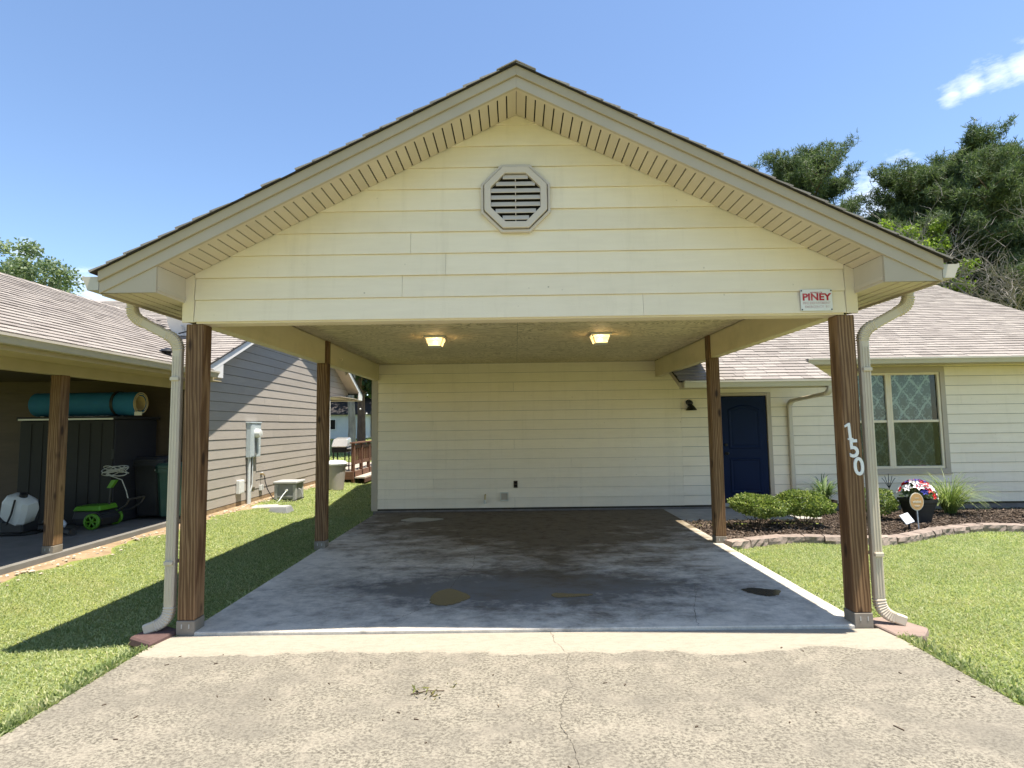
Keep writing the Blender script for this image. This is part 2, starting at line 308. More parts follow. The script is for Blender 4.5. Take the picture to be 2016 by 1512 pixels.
leaf_mat('fern_leaf', [(0, (.09, .14, .04)), (.5, (.20, .27, .08)), (1, (.40, .45, .18))], .3, .5, 4, .15, (.03, .06, .02))
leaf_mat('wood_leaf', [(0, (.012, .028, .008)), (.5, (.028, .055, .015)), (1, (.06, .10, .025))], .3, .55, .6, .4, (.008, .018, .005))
gm = MATS['grass_blade'].node_tree; gn = NB(gm); gb = gm.nodes['Principled BSDF']; src = gb.inputs['Base Color'].links[0].from_socket
dry = gn.math('MULTIPLY', gn.ramp(gn.noise(gn.co(), 1.05, 6, .7), [(.50, 0), (.72, 1)]), .55); g2 = gn.mix(dry, src, (.50, .45, .22)); g2 = gn.mix(gn.math('MULTIPLY', gn.ramp(gn.noise(gn.mp(gn.co(), (1, 1, 1), (9, 4, 2)), 3.0, 5, .7), [(.52, 0), (.7, 1)]), .5), g2, (.15, .24, .06)); gm.links.new(g2, gb.inputs['Base Color'])
def lawn_mat():
    m, t, b = nt_new('lawn_ground'); n = NB(t); v = n.co()
    c = n.mix(n.ramp(n.noise(v, 40, 5, .7), [(.35, 0), (.65, 1)]), (.13, .16, .04), (.27, .30, .09))
    c = n.mix(n.ramp(n.noise(v, 2.2, 5), [(.5, 0), (.75, .5)]), c, (.19, .17, .07))
    n.put(b.inputs['Base Color'], c); b.inputs['Roughness'].default_value = 1; b.inputs['Specular IOR Level'].default_value = .1
    n.l.new(n.bump(n.noise(v, 50, 4), .8, .02), b.inputs['Normal'])
lawn_mat()
def glass_mat():
    m, t, b = nt_new('window_glass'); n = NB(t)
    lw = n.n.new('ShaderNodeLayerWeight'); lw.inputs[0].default_value = .5; fr = n.math('ADD', .035, n.math('MULTIPLY', n.math('POWER', lw.outputs['Facing'], 4.0), .9))
    tr = n.n.new('ShaderNodeBsdfTransparent'); tr.inputs[0].default_value = (.78, .84, .82, 1)
    gl = n.n.new('ShaderNodeBsdfGlossy'); gl.inputs['Roughness'].default_value = .02
    ms = n.n.new('ShaderNodeMixShader'); n.l.new(fr, ms.inputs[0]); n.l.new(tr.outputs[0], ms.inputs[1]); n.l.new(gl.outputs[0], ms.inputs[2])
    n.l.new(ms.outputs[0], t.nodes['Material Output'].inputs[0])
glass_mat()
def tint_mat():  # grey see-through sheet, added to darken the lower panes
    m, t, b = nt_new('tint_sheet'); n = NB(t); tr = n.n.new('ShaderNodeBsdfTransparent'); ms = n.n.new('ShaderNodeMixShader'); ms.inputs[0].default_value = .28; b.inputs['Base Color'].default_value = (.03, .03, .03, 1); b.inputs['Roughness'].default_value = .9
    n.l.new(tr.outputs[0], ms.inputs[1]); n.l.new(b.outputs[0], ms.inputs[2]); n.l.new(ms.outputs[0], t.nodes['Material Output'].inputs[0])
tint_mat()
def curtain_mat():
    m, t, b = nt_new('lace_curtain'); n = NB(t); v = n.co(); x, y, z = n.sep(v)
    # damask trellis: diamonds with motif blobs
    u = n.math('MULTIPLY', x, 3.2); w = n.math('MULTIPLY', z, 2.3)
    d1 = n.math('ABSOLUTE', n.math('SUBTRACT', n.math('FRACT', n.math('ADD', u, w)), .5)); d2 = n.math('ABSOLUTE', n.math('SUBTRACT', n.math('FRACT', n.math('SUBTRACT', u, w)), .5))
    tre = n.math('MINIMUM', d1, d2)
    wob = n.math('MULTIPLY', n.math('SUBTRACT', n.noise(v, 26, 4), .5), .42)
    c1 = n.ramp(n.math('ADD', tre, wob), [(.04, 1), (.10, 0)])
    mot = n.ramp(n.math('ADD', n.math('ADD', n.math('POWER', n.math('SUBTRACT', d1, .25), 2.0), n.math('POWER', n.math('SUBTRACT', d2, .25), 2.0)), n.math('MULTIPLY', wob, .08)), [(.004, 0), (.012, 1), (.02, 0)])
    f = n.math('MAXIMUM', c1, n.math('MULTIPLY', mot, .7))
    c = n.mix(f, (.20, .235, .24), (.66, .70, .68))
    n.put(b.inputs['Base Color'], c); b.inputs['Roughness'].default_value = .9
curtain_mat()

# ------------------------------------------------------------------ mesh helpers
class MB:
    def __init__(s): s.v = []; s.f = []
    def add(s, vs, fs):
        k = len(s.v); s.v += [tuple(p) for p in vs]; s.f += [tuple(i+k for i in f) for f in fs]; return s
    def hexa(s, p): return s.add(p, [(0, 3, 2, 1), (4, 5, 6, 7), (0, 1, 5, 4), (1, 2, 6, 5), (2, 3, 7, 6), (3, 0, 4, 7)])
    def box(s, x0, x1, y0, y1, z0, z1): return s.hexa([(x0, y0, z0), (x1, y0, z0), (x1, y1, z0), (x0, y1, z0), (x0, y0, z1), (x1, y0, z1), (x1, y1, z1), (x0, y1, z1)])
    def prism(s, A, B):                              # two matching closed loops
        n = len(A); return s.add(list(A)+list(B), [tuple(range(n))[::-1], tuple(range(n, 2*n))]+[(i, (i+1) % n, n+(i+1) % n, n+i) for i in range(n)])
    def loft(s, loops, cap=True):
        n = len(loops[0]); vs = [p for L in loops for p in L]; fs = []
        for k in range(len(loops)-1): fs += [(k*n+i, k*n+(i+1) % n, (k+1)*n+(i+1) % n, (k+1)*n+i) for i in range(n)]
        if cap: fs += [tuple(range(n))[::-1], tuple(range((len(loops)-1)*n, len(loops)*n))]
        return s.add(vs, fs)
    def tube(s, path, r, n=8, cap=True):
        path = [Vector(p) for p in path]; rs = r if isinstance(r, (list, tuple)) else [r]*len(path); loops = []; ref = None
        for i, p in enumerate(path):
            d = (path[min(i+1, len(path)-1)]-path[max(i-1, 0)]).normalized()
            if ref is None: ref = d.orthogonal().normalized()
            ref = (ref-d*ref.dot(d)); ref = ref.normalized() if ref.length > 1e-6 else d.orthogonal().normalized()
            b = d.cross(ref); loops.append([p+(ref*math.cos(a)+b*math.sin(a))*rs[i] for a in [2*PI*k/n for k in range(n)]])
        return s.loft(loops, cap)
    def rpipe(s, path, side, w, d, scales=None):     # rectangular pipe in a plane; side = constant axis across it, corners chamfered
        path = [Vector(p) for p in path]; side = Vector(side).normalized(); loops = []
        for i, p in enumerate(path):
            t = (path[min(i+1, len(path)-1)]-path[max(i-1, 0)]).normalized(); b = t.cross(side).normalized(); k = scales[i] if scales else 1
            c = .18*min(w, d); W = w/2*k; D = d/2*k
            loops.append([p+side*a+b*e for a, e in [(-W+c, -D), (W-c, -D), (W, -D+c), (W, D-c), (W-c, D), (-W+c, D), (-W, D-c), (-W, -D+c)]])
        return s.loft(loops)
    def lathe(s, prof, c, n=20, cap=True):
        return s.loft([[(c[0]+r*math.cos(2*PI*k/n), c[1]+r*math.sin(2*PI*k/n), c[2]+z) for k in range(n)] for r, z in prof], cap)
    def sphere(s, c, r, n=12, m=8, sq=(1, 1, 1)):
        return s.loft([[(c[0]+sq[0]*r*math.sin(PI*(j+.02)/(m+.04))*math.cos(2*PI*k/n), c[1]+sq[1]*r*math.sin(PI*(j+.02)/(m+.04))*math.sin(2*PI*k/n), c[2]-sq[2]*r*math.cos(PI*(j+.02)/(m+.04))) for k in range(n)] for j in range(m+1)])
    def xform(s, M): s.v = [tuple(M @ Vector(p)) for p in s.v]; return s
    def mesh(s, name, mat, bevel=0, smooth=False, seg=1):
        me = bpy.data.meshes.new(name); me.from_pydata(s.v, [], s.f); me.materials.append(MATS[mat])
        bm = bmesh.new(); bm.from_mesh(me); bmesh.ops.recalc_face_normals(bm, faces=bm.faces)
        if bevel: bmesh.ops.bevel(bm, geom=[e for e in bm.edges if len(e.link_faces) == 2 and e.calc_face_angle(0) > .6], offset=bevel, segments=seg, affect='EDGES', profile=.6)
        bm.to_mesh(me); bm.free()
        if smooth:
            for p in me.polygons: p.use_smooth = True
            me.set_sharp_from_angle(angle=R(38))
        return me
    def build(s, name, mat, parent=None, **k): return link(name, s.mesh(name, mat, **k), parent)
def link(name, me, parent=None):
    o = bpy.data.objects.new(name, me); COL.objects.link(o)
    if parent is not None:
        o.parent = parent
        if parent.type == 'EMPTY': o.matrix_parent_inverse = Matrix.Translation(-Vector(parent.location))
    return o
def tag(o, label=None, cat=None, group=None, kind=None):
    if label: o['label'] = label
    if cat: o['category'] = cat
    if group: o['group'] = group
    if kind: o['kind'] = kind
    return o
def thing(name, loc, label, cat, group=None):
    o = bpy.data.objects.new(name, None); o.empty_display_size = .2; o.location = loc; COL.objects.link(o); return tag(o, label, cat, group)
def bx(x0, x1, y0, y1, z0, z1): return MB().box(x0, x1, y0, y1, z0, z1)
def npmesh(name, V, F, mat, smooth=False):           # V (n,3), F (m,k) arrays
    me = bpy.data.meshes.new(name); V = np.asarray(V, np.float32); F = np.asarray(F, np.int32); k = F.shape[1]
    me.vertices.add(len(V)); me.vertices.foreach_set('co', V.ravel()); me.loops.add(F.size); me.loops.foreach_set('vertex_index', F.ravel())
    me.polygons.add(len(F)); me.polygons.foreach_set('loop_start', np.arange(0, F.size, k, dtype=np.int32))
    me.update(calc_edges=True); me.validate(); me.materials.append(MATS[mat])
    if smooth: me.polygons.foreach_set('use_smooth', np.ones(len(F), bool))
    return me
def clip(poly, a, b, c):                             # keep a*u+b*z<=c
    out = []
    for i in range(len(poly)):
        p, q = poly[i], poly[(i+1) % len(poly)]; dp = a*p[0]+b*p[1]-c; dq = a*q[0]+b*q[1]-c
        if dp <= 0: out.append(p)
        if dp*dq < 0: t = dp/(dp-dq); out.append((p[0]+t*(q[0]-p[0]), p[1]+t*(q[1]-p[1])))
    return out
def area(p): return abs(sum(p[i][0]*p[(i+1) % len(p)][1]-p[(i+1) % len(p)][0]*p[i][1] for i in range(len(p))))/2
def lap_siding(parent, O, U, N, polys, zstart, h, mat, openings=(), joints=None, step=3.66, seed=1, proud=.015, name='board', shadow_gap=0.0):  # open strip at each board's foot shows the dark backing as a shadow line
    O, U, N = Vector(O), Vector(U), Vector(N); rr = random.Random(seed); joints = joints or {}
    z1 = max(p[1] for P in polys for p in P); z0m = min(p[1] for P in polys for p in P)
    i = 0; cnt = 0
    while zstart+i*h < z1-.004:
        za = zstart+i*h; zb = za+h; i += 1
        if zb < z0m+.004: continue
        for P in polys:
            row = clip(clip(P, 0, -1, -za), 0, 1, zb)
            if len(row) < 3 or area(row) < 2e-4: continue
            ua = min(p[0] for p in row); ub = max(p[0] for p in row); cuts = [ua, ub]
            if i-1 in joints: cuts += [j for j in joints[i-1] if ua < j < ub]
            elif step and (i-1) not in joints:
                j = ua+rr.uniform(.35, 1)*step
                while j < ub-.25: cuts.append(j); j += step
            cuts = sorted(cuts); cells = []
            for a, b in zip(cuts[:-1], cuts[1:]):
                segs = [(a, b, za, zb)]
                for (oa, ob, oz0, oz1) in openings:
                    ns = []
                    for (sa, sb, sz0, sz1) in segs:
                        if oa >= sb or ob <= sa or oz0 >= sz1 or oz1 <= sz0: ns.append((sa, sb, sz0, sz1)); continue
                        if oa > sa: ns.append((sa, oa, sz0, sz1))
                        if ob < sb: ns.append((ob, sb, sz0, sz1))
                        ma, mb_ = max(sa, oa), min(sb, ob)
                        if oz0 > sz0+.01: ns.append((ma, mb_, sz0, oz0))
                        if oz1 < sz1-.01: ns.append((ma, mb_, oz1, sz1))
                    segs = ns
                cells += segs
            for (a, b, c, d) in cells:
                q = clip(clip(clip(clip(row, -1, 0, -(a+.001)), 1, 0, b-.001), 0, -1, -max(c, za+shadow_gap)), 0, 1, d)
                if len(q) < 3 or area(q) < 3e-4: continue
                jit = rr.uniform(-.0012, .0012)
                f = [O+U*p[0]+Vector((0, 0, p[1]))+N*(.003+jit+proud*(1-(p[1]-za)/h)) for p in q]; bk = [O+U*p[0]+Vector((0, 0, p[1]))+N*(-.002) for p in q]
                MB().prism(f, bk).build(name, mat, parent); cnt += 1
    return cnt
def text_mesh(txt, size, mat, extr=.0008, offset=0.0, sx=1.0):
    cu = bpy.data.curves.new('lettering', 'FONT'); cu.body = txt; cu.size = size; cu.extrude = extr; cu.offset = offset; cu.align_x = 'CENTER'; cu.align_y = 'CENTER'; cu.resolution_u = 4
    o = bpy.data.objects.new('lettering', cu); COL.objects.link(o); bpy.context.view_layer.update()
    me = bpy.data.meshes.new_from_object(o.evaluated_get(bpy.context.evaluated_depsgraph_get())); bpy.data.objects.remove(o); bpy.data.curves.remove(cu)
    me.materials.clear(); me.materials.append(MATS[mat])
    for v in me.vertices: v.co.x *= sx
    return me
def stand_text(txt, size, mat, loc, parent=None, extr=.0008, offset=0.0, sx=1.0, rot=(PI/2, 0, 0), name='lettering'):
    me = text_mesh(txt, size, mat, extr, offset, sx); me.transform(Matrix.Translation(Vector(loc)) @ Matrix.Rotation(rot[2], 4, 'Z') @ Matrix.Rotation(rot[1], 4, 'Y') @ Matrix.Rotation(rot[0], 4, 'X'))
    return link(name, me, parent)

# ------------------------------------------------------------------ shingles
TABW = [.165, .235, .305, .36]
def tab_pts(w, ex=.143):
    return [(-w/2+.002, -.004, .002), (w/2-.002, -.004, .002), (w/2-.002, ex+.015, -.002), (-w/2+.002, ex+.015, -.002), (-w/2+.002, -.004, .019), (w/2-.002, -.004, .019), (w/2-.002, ex+.015, .004), (-w/2+.002, ex+.015, .004)]
TABM = [MB().hexa(tab_pts(w)).mesh('shingle', 'shingle') for w in TABW]
def tabs_on(P0, U, S, L, H, ok, seed, skip=0):
    P0, U, S = Vector(P0), Vector(U).normalized(), Vector(S).normalized(); N = U.cross(S).normalized()
    if N.z < 0: N = -N
    rr = random.Random(seed); out = []; k = 0; ex = .143
    while k*ex < H-.03:
        u = -rr.uniform(0, .3)
        while u < L:
            w = rr.choice(TABW); a, b = max(u, 0), min(u+w, L); c = (a+b)/2; s = k*ex
            if b-a > .04 and ok(c, s):
                p = P0+U*c+S*s+N*(rr.choice((0, 0, .003)))
                out.append((p, U, S, N, b-a if b-a < w-.001 else w))
            u += w
        k += 1
    return out
def lay_shingles(part, tabs, cap):
    tabs.sort(key=lambda t: (t[0]-CAM).length+(0 if (t[0]-CAM).dot(fw) > 0 else 100))
    def M(t): return Matrix(((t[1].x, t[2].x, t[3].x, t[0].x), (t[1].y, t[2].y, t[3].y, t[0].y), (t[1].z, t[2].z, t[3].z, t[0].z), (0, 0, 0, 1)))
    rest = MB()
    n = 0
    for t in tabs:
        if n < cap:
            me = TABM[TABW.index(t[4])] if t[4] in TABW else MB().hexa(tab_pts(t[4])).mesh('shingle', 'shingle')
            o = link('shingle', me, part); o.matrix_local = M(t); n += 1
        else: rest.add([M(t) @ Vector(q) for q in tab_pts(t[4])], [(0, 3, 2, 1), (4, 5, 6, 7), (0, 1, 5, 4), (1, 2, 6, 5), (2, 3, 7, 6), (3, 0, 4, 7)])
    if rest.v: tag(rest.build('shingle_field', 'shingle', part), kind='stuff')

# ------------------------------------------------------------------ ground
BORDER = [(2.72, 2.86), (2.77, 2.88), (3.25, 3.07), (3.77, 3.26), (4.29, 3.10), (4.82, 2.98), (5.29, 3.17), (6.05, 3.61), (6.84, 3.84), (7.39, 3.76), (8.4, 3.45), (9.6, 3.2), (11.5, 3.1)]
def yb(x): return float(np.interp(x, [p[0] for p in BORDER], [p[1] for p in BORDER]))
def zg(x, y):
    z = -.055
    if x < -2.66:
        t = min(max((-x-2.66)/3.0, 0), 1.0); z = -.055-.05*math.sin(PI*min(t*1.15, 1))+.075*max(0, t-.45)/.55
    if x > 2.72: z = -.06
    r = math.hypot(x, y-4)
    if y > 17: z += (y-17)*.045
    if r > 14: z += .12*math.sin(x*.21+1)*math.sin(y*.17)*min((r-14)/20, 1)
    return z
def gcoords(lo, hi, step, far):
    c = list(np.arange(lo, hi+1e-6, step)); d = step; a = lo; b = hi; L = []; H = []
    while b < far: d *= 1.35; b += d; H.append(b)
    d = step
    while a > -far: d *= 1.35; a -= d; L.append(a)
    return L[::-1]+c+H
gx = gcoords(-12, 13, .4, 600); gy = gcoords(-8, 24, .4, 600)
GV = [(x, y, zg(x, y)) for y in gy for x in gx]; nx = len(gx)
GF = [(j*nx+i, j*nx+i+1, (j+1)*nx+i+1, (j+1)*nx+i) for j in range(len(gy)-1) for i in range(nx-1)]
lawn = link('lawn', npmesh('lawn', GV, GF, 'lawn_ground', True)); tag(lawn, kind='structure')

# driveway: two slabs with the long crack as a part
drive = bx(-2.815, 2.81, -13.52, -.012, -.20, -.024).build('driveway', 'driveway_concrete', bevel=.006); tag(drive, kind='structure')
def crack(parent, pts, z, w=.005, seed=3):
    rr = random.Random(seed); P = []
    for (a, b) in zip(pts[:-1], pts[1:]):
        n = max(2, int(math.dist(a, b)/.022))
        for k in range(n): t = k/n; P.append((a[0]+(b[0]-a[0])*t+rr.gauss(0, .006), a[1]+(b[1]-a[1])*t+rr.gauss(0, .004)))
    P.append(pts[-1]); m = MB(); L = []; Rr = []
    for i, p in enumerate(P):
        q0, q1 = P[max(i-1, 0)], P[min(i+1, len(P)-1)]; d = Vector((q1[0]-q0[0], q1[1]-q0[1])).normalized(); hw = w*(.35+rr.random()*.8)/2
        L.append((p[0]-d.y*hw, p[1]+d.x*hw, z)); Rr.append((p[0]+d.y*hw, p[1]-d.x*hw, z))
    n = len(P); m.add(L+Rr, [(i, i+1, n+i+1, n+i) for i in range(n-1)])
    return m.build('crack', 'crack_dark', parent)
crack(drive, [(.215, -.015), (.224, -.178), (.314, -.436), (.267, -.75), (.29, -.89), (.231, -1.029), (.196, -1.192), (.18, -1.35), (.232, -1.538), (.237, -1.711), (.3, -2.1), (.26, -2.6)], -.0205, .0026)
street = bx(-300, 300, -21, -13.5, -.3, -.10).build('street', 'asphalt'); tag(street, kind='structure')
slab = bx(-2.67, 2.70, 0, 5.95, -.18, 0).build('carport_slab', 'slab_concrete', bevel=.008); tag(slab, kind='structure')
crack(slab, [(-1.337, 5.5), (-1.067, 4.725), (-.891, 3.675), (-.685, 2.752), (-.561, 2.416), (-.543, 1.93), (-.657, 1.515), (-.711, 1.065), (-.852, .542), (-1.084, .173)], .0035, .0045, 5)
crack(slab, [(1.38, .012), (1.435, .27), (1.50, .5), (1.574, .666), (1.719, 1.137)], .0035, .004, 6)
crack(slab, [(-1.70, 1.2), (-1.585, 1.76), (-1.469, 2.737), (-1.42, 3.3)], .0035, .003, 8)
walk = bx(2.704, 5.05, 4.80, 5.95, -.18, -.004).build('walkway', 'old_concrete', bevel=.008); tag(walk, kind='structure')
# puddles: thin sheets of water left in the low spots
def puddle(pts, seed, label=None):
    rr = random.Random(seed); P = []
    n = len(pts)
    for i in range(n):
        a, b, c, d = [Vector(pts[(i+k) % n]) for k in (-1, 0, 1, 2)]
        for k in range(6):
            t = k/6; q = .5*((2*b)+(c-a)*t+(2*a-5*b+4*c-d)*t*t+(3*b-a-3*c+d)*t**3); P.append((q.x+rr.gauss(0, .004), q.y+rr.gauss(0, .005)))
    o = MB().prism([(x, y, .001) for x, y in P], [(x, y, .0045) for x, y in P]).build('puddle', 'puddle_water'); tag(o, kind='structure')
puddle([(-.85, .90), (-.74, 1.06), (-.62, 1.00), (-.49, .82), (-.54, .70), (-.66, .575), (-.80, .60), (-.845, .72)], 1)
puddle([(.27, .83), (.33, .90), (.46, .86), (.60, .86), (.665, .82), (.58, .79), (.44, .77), (.32, .76)], 2)
puddle([(2.10, .93), (2.22, .99), (2.34, .94), (2.44, .90), (2.40, .80), (2.28, .73), (2.19, .76), (2.12, .86)], 3)
puddle([(-2.02, 5.02), (-1.85, 5.28), (-1.5, 5.22), (-1.30, 5.12), (-1.5, 4.92), (-1.8, 4.88)], 4)

# ------------------------------------------------------------------ carport
W, I, HB, HE, HP, OV, D1, D2, HC, PT = 2.745, 2.605, 2.482, 2.83, 4.203, .394, 2.975, 5.956, 2.792, .4965
carport = thing('carport', (0, 0, 0), 'cream gabled carport on brown wooden posts over the concrete slab', 'carport')
gw = MB().prism([(-2.755, .004, HB+.002), (2.755, .004, HB+.002), (2.755, .004, HE+.012), (0, .004, HP+.012), (-2.755, .004, HE+.012)], [(-2.755, .09, HB+.002), (2.755, .09, HB+.002), (2.755, .09, HE+.012), (0, .09, HP+.012), (-2.755, .09, HE+.012)]).build('gable_wall', 'lap_shadow_backing', carport)
lap_siding(gw, (0, 0, 0), (1, 0, 0), (0, -1, 0), [[(-2.672, HB-.004), (2.672, HB-.004), (2.672, HE+.056), (0, HP+.016), (-2.672, HE+.056)]], HB-.004, .1825, 'cream_siding', joints={0: [1.02], 1: [-.96], 2: [-.60], 3: [-.89], 4: [], 5: [], 6: [], 7: [], 8: [], 9: []}, seed=2, shadow_gap=.0015)
for s in (-1, 1):
    a, b = sorted((s*2.675, s*2.768)); zs = lambda x: HP-PT*abs(x)
    MB().prism([(a, -.019, HB-.006), (b, -.019, HB-.006), (b, -.019, zs(b)), (a, -.019, zs(a))], [(a, .003, HB-.006), (b, .003, HB-.006), (b, .003, zs(b)), (a, .003, zs(a))]).build('corner_trim', 'trim_cream', carport)
bx(-2.66, 2.66, -.0, .14, HB-.016, HB-.002).build('header_trim', 'trim_cream', carport)
bx(-2.60, 2.60, .095, .14, HB, HC).build('front_header', 'beam_cream', carport)
for s in (-1, 1):
    a, b = sorted((s*2.635, s*2.742)); bx(a, b, .145, D2-.012, HB, HC-.002).build('side_beam', 'beam_cream', carport, bevel=.004)
    for yy_ in (.45, 3.6):                            # screw hooks on the beams
        MB().tube([(s*2.63, yy_, 2.62), (s*2.60, yy_, 2.62), (s*2.59, yy_, 2.60), (s*2.60, yy_, 2.585), (s*2.615, yy_, 2.592)], .005, 6).build('hook', 'trim_cream', carport)
# ceiling: sheets of plywood
ceil = bx(-2.63, 2.63, .142, D2-.01, HC+.012, HC+.03).build('ceiling', 'dark_gap', carport)
xs = [-2.628, -2.44, 0.0, 2.44, 2.628]; ys = [.143, 1.36, 2.58, 3.8, 5.02, D2-.012]
for i in range(4):
    for j in range(5): bx(xs[i]+.0015, xs[i+1]-.0015, ys[j]+.0015, ys[j+1]-.0015, HC, HC+.011).build('plywood_panel', 'plywood', ceil)
# posts with galvanised-looking base blocks
def post(parent, x0, x1, y0, z0, ztop, label=None, notch=0, basemat='base_gray'):
    p = bx(x0, x1, y0, y0+.14, z0+.09, ztop).build('post', 'post_wood', parent, bevel=.007)
    if notch:
        a, b = (x0, x0+.055) if notch < 0 else (x1-.055, x1)
        bx(a, b, y0+.001, y0+.139, ztop+.001, HC-.003).build('notch', 'post_wood', p, bevel=.003)
    bx(x0-.003, x1+.003, y0-.003, y0+.143, z0-.05, z0+.088).build('base_block', 'galvanized' if basemat == 'g' else basemat, p, bevel=.004)
    for k in (.3, .72): bx(x0+.14*k-.004, x0+.14*k+.004, y0-.0055, y0-.002, z0+.03, z0+.062).build('bolt', 'galvanized', p)
    return p
for s in (-1, 1):
    a, b = sorted((s*I, s*W))
    post(carport, a, b, 0, 0, HB-.018); post(carport, a, b, D1, 0, HB-.001, notch=-s)
# eave boxes, fascia, rake soffit
Y0 = -OV
for s in (-1, 1):
    zf = lambda x: HP-PT*abs(x)
    A = [(s*2.748, 2.635), (s*3.17, 2.635), (s*3.17, zf(3.17)+.002), (s*2.748, zf(2.748))]
    MB().prism([(x, Y0+.006, z) for x, z in A], [(x, Y0+.026, z) for x, z in A]).build('eave_return', 'trim_greige', carport)
    a, b = sorted((s*2.748, s*2.768)); bx(a, b, Y0+.027, -.021, 2.636, HE+.012).build('return_side', 'soffit_tan', carport)
    a, b = sorted((s*2.742, s*2.75)); bx(a, b, Y0+.03, -.022, 2.655, 2.685).build('return_bead', 'soffit_tan', carport)
    a, b = sorted((s*2.772, s*3.165)); bx(a, b, Y0+.028, 5.42, 2.637, 2.652).build('eave_soffit', 'soffit_tan', carport)
    for q in (2.87, 2.97, 3.07): a, b = sorted((s*q, s*(q+.012))); bx(a, b, Y0+.03, 5.40, 2.632, 2.636).build('soffit_rib', 'soffit_tan', carport)
    a, b = sorted((s*3.150, s*3.172)); bx(a, b, Y0+.028, 5.42, 2.62, 2.79).build('eave_fascia', 'trim_greige', carport)
    # wall between beam top and roof at the sides
    a, b = sorted((s*2.70, s*2.744)); bx(a, b, .1, D2-.02, HC+.0, 2.99).build('side_wall', 'trim_cream', carport)
    # rake fascia: lower board and upper drip board
    def rake(z0, z1, y0, y1, nm, mt, xe=3.172):
        q = [(0, HP+z0), (s*xe, HP-PT*xe+z0), (s*xe, HP-PT*xe+z1), (0, HP+z1)]
        return MB().prism([(x, y0, z) for x, z in q], [(x, y1, z) for x, z in q]).build(nm, mt, carport, bevel=.002)
    rake(.0, .090, Y0-.006, Y0+.02, 'rake_fascia', 'trim_greige'); rake(.090, .168, Y0-.024, Y0+.02, 'rake_drip_board', 'trim_tan')
    # soffit under the rake
    q = [(0, HP+.022), (s*2.76, HP-PT*2.76+.022), (s*2.76, HP-PT*2.76+.03), (0, HP+.03)]
    sf = MB().prism([(x, Y0+.022, z) for x, z in q], [(x, .0, z) for x, z in q]).build('rake_soffit', 'dark_gap', carport)
    n = 38; pitch = 2.745/n; gap = .0105
    for k in range(n):
        xa, xb = k*pitch+(gap if k else .002), (k+1)*pitch
        q = [(s*xa, HP-PT*xa+.003), (s*xb, HP-PT*xb+.003), (s*xb, HP-PT*xb+.018), (s*xa, HP-PT*xa+.018)]
        MB().prism([(x, Y0+.052, z) for x, z in q], [(x, -.016, z) for x, z in q]).build('soffit_board', 'soffit_tan', sf)
    q = [(0, HP+.002), (s*2.745, HP-PT*2.745+.002), (s*2.745, HP-PT*2.745+.019), (0, HP+.019)]
    MB().prism([(x, Y0+.021, z) for x, z in q], [(x, Y0+.051, z) for x, z in q]).build('soffit_channel', 'soffit_tan', carport)
# roof deck and shingles
def ztop(x): return HP+.169-PT*abs(x)
HR_Y, HR_Z, HR_P = 5.45, 2.735, .5                   # house eave line and pitch
def yval(z): return HR_Y+(z-HR_Z)/HR_P
sc = math.hypot(1, PT); roofc = None; tabs = []
for s in (-1, 1):
    xe = 3.215; ye = yval(ztop(xe)); yr = yval(ztop(0))
    T = [(0, Y0-.044, ztop(0)), (s*xe, Y0-.044, ztop(xe)), (s*xe, ye+.1, ztop(xe)), (0, yr+.1, ztop(0))]
    m = MB().prism([(x, y, z) for x, y, z in T], [(x, y, z+.007) for x, y, z in T]).build('roof', 'black_felt', carport)
    P0 = Vector((s*xe, Y0-.050, ztop(xe)+.005)); S = Vector((-s, 0, PT)).normalized()
    tabs = tabs_on(P0, (0, 1, 0), S, 8.9, 3.215*sc, lambda c, sl: (Y0-.056+c) < yval(ztop(3.215-sl/sc))+.05, 20+s)
    lay_shingles(m, tabs, 110)
m = MB()
for k in range(34):
    y = Y0-.052+k*.26
    for s in (-1, 1): m.hexa([(0, y, ztop(0)+.016), (s*.15, y, ztop(.15)+.016), (s*.15, y+.29, ztop(.15)+.012), (0, y+.29, ztop(0)+.012), (0, y, ztop(0)+.024), (s*.15, y, ztop(.15)+.024), (s*.15, y+.29, ztop(.15)+.020), (0, y+.29, ztop(0)+.020)])
m.build('ridge_cap', 'shingle', carport)
# gutters (K profile) and downspouts
KPROF = [(0, .0), (.085, .0), (.10, .03), (.115, .055), (.128, .062), (.128, .085), (.118, .085), (.118, .07), (.105, .06), (.088, .012), (.008, .012), (.008, .085), (0, .085)]
def gutter_y(parent, x, s, y0, y1, z, mat='gutter_metal', nm='gutter', cap=True, h=.11):
    k = h/.085; g = MB().prism([(x+s*a, y0, z+b*k) for a, b in KPROF], [(x+s*a, y1, z+b*k) for a, b in KPROF]).build(nm, mat, parent)
    if cap:
        C = [(0, 0), (.085, 0), (.10, .03), (.115, .055), (.126, .062), (.126, .08), (0, .08)]
        for y in (y0, y1-.004): MB().prism([(x+s*a, y-.002, z+b*k) for a, b in C], [(x+s*a, y+.003, z+b*k) for a, b in C]).build('end_cap', mat, g)
    return g
def gutter_x(parent, y, x0, x1, z, mat='gutter_metal', nm='gutter', h=.10):
    k = h/.085; g = MB().prism([(x0, y-a, z+b*k) for a, b in KPROF], [(x1, y-a, z+b*k) for a, b in KPROF]).build(nm, mat, parent)
    C = [(0, 0), (.085, 0), (.10, .03), (.115, .055), (.126, .062), (.126, .08), (0, .08)]
    for x in (x0, x1-.002): MB().prism([(x-.003, y-a, z+b*k) for a, b in C], [(x+.003, y-a, z+b*k) for a, b in C]).build('end_cap', mat, g)
    return g
def arc(p, q, r, n=9):                               # corrugated elbow helper: quadratic bend p-q-r
    p, q, r = Vector(p), Vector(q), Vector(r); return [(1-t)**2*p+2*t*(1-t)*q+t*t*r for t in [i/n for i in range(n+1)]]
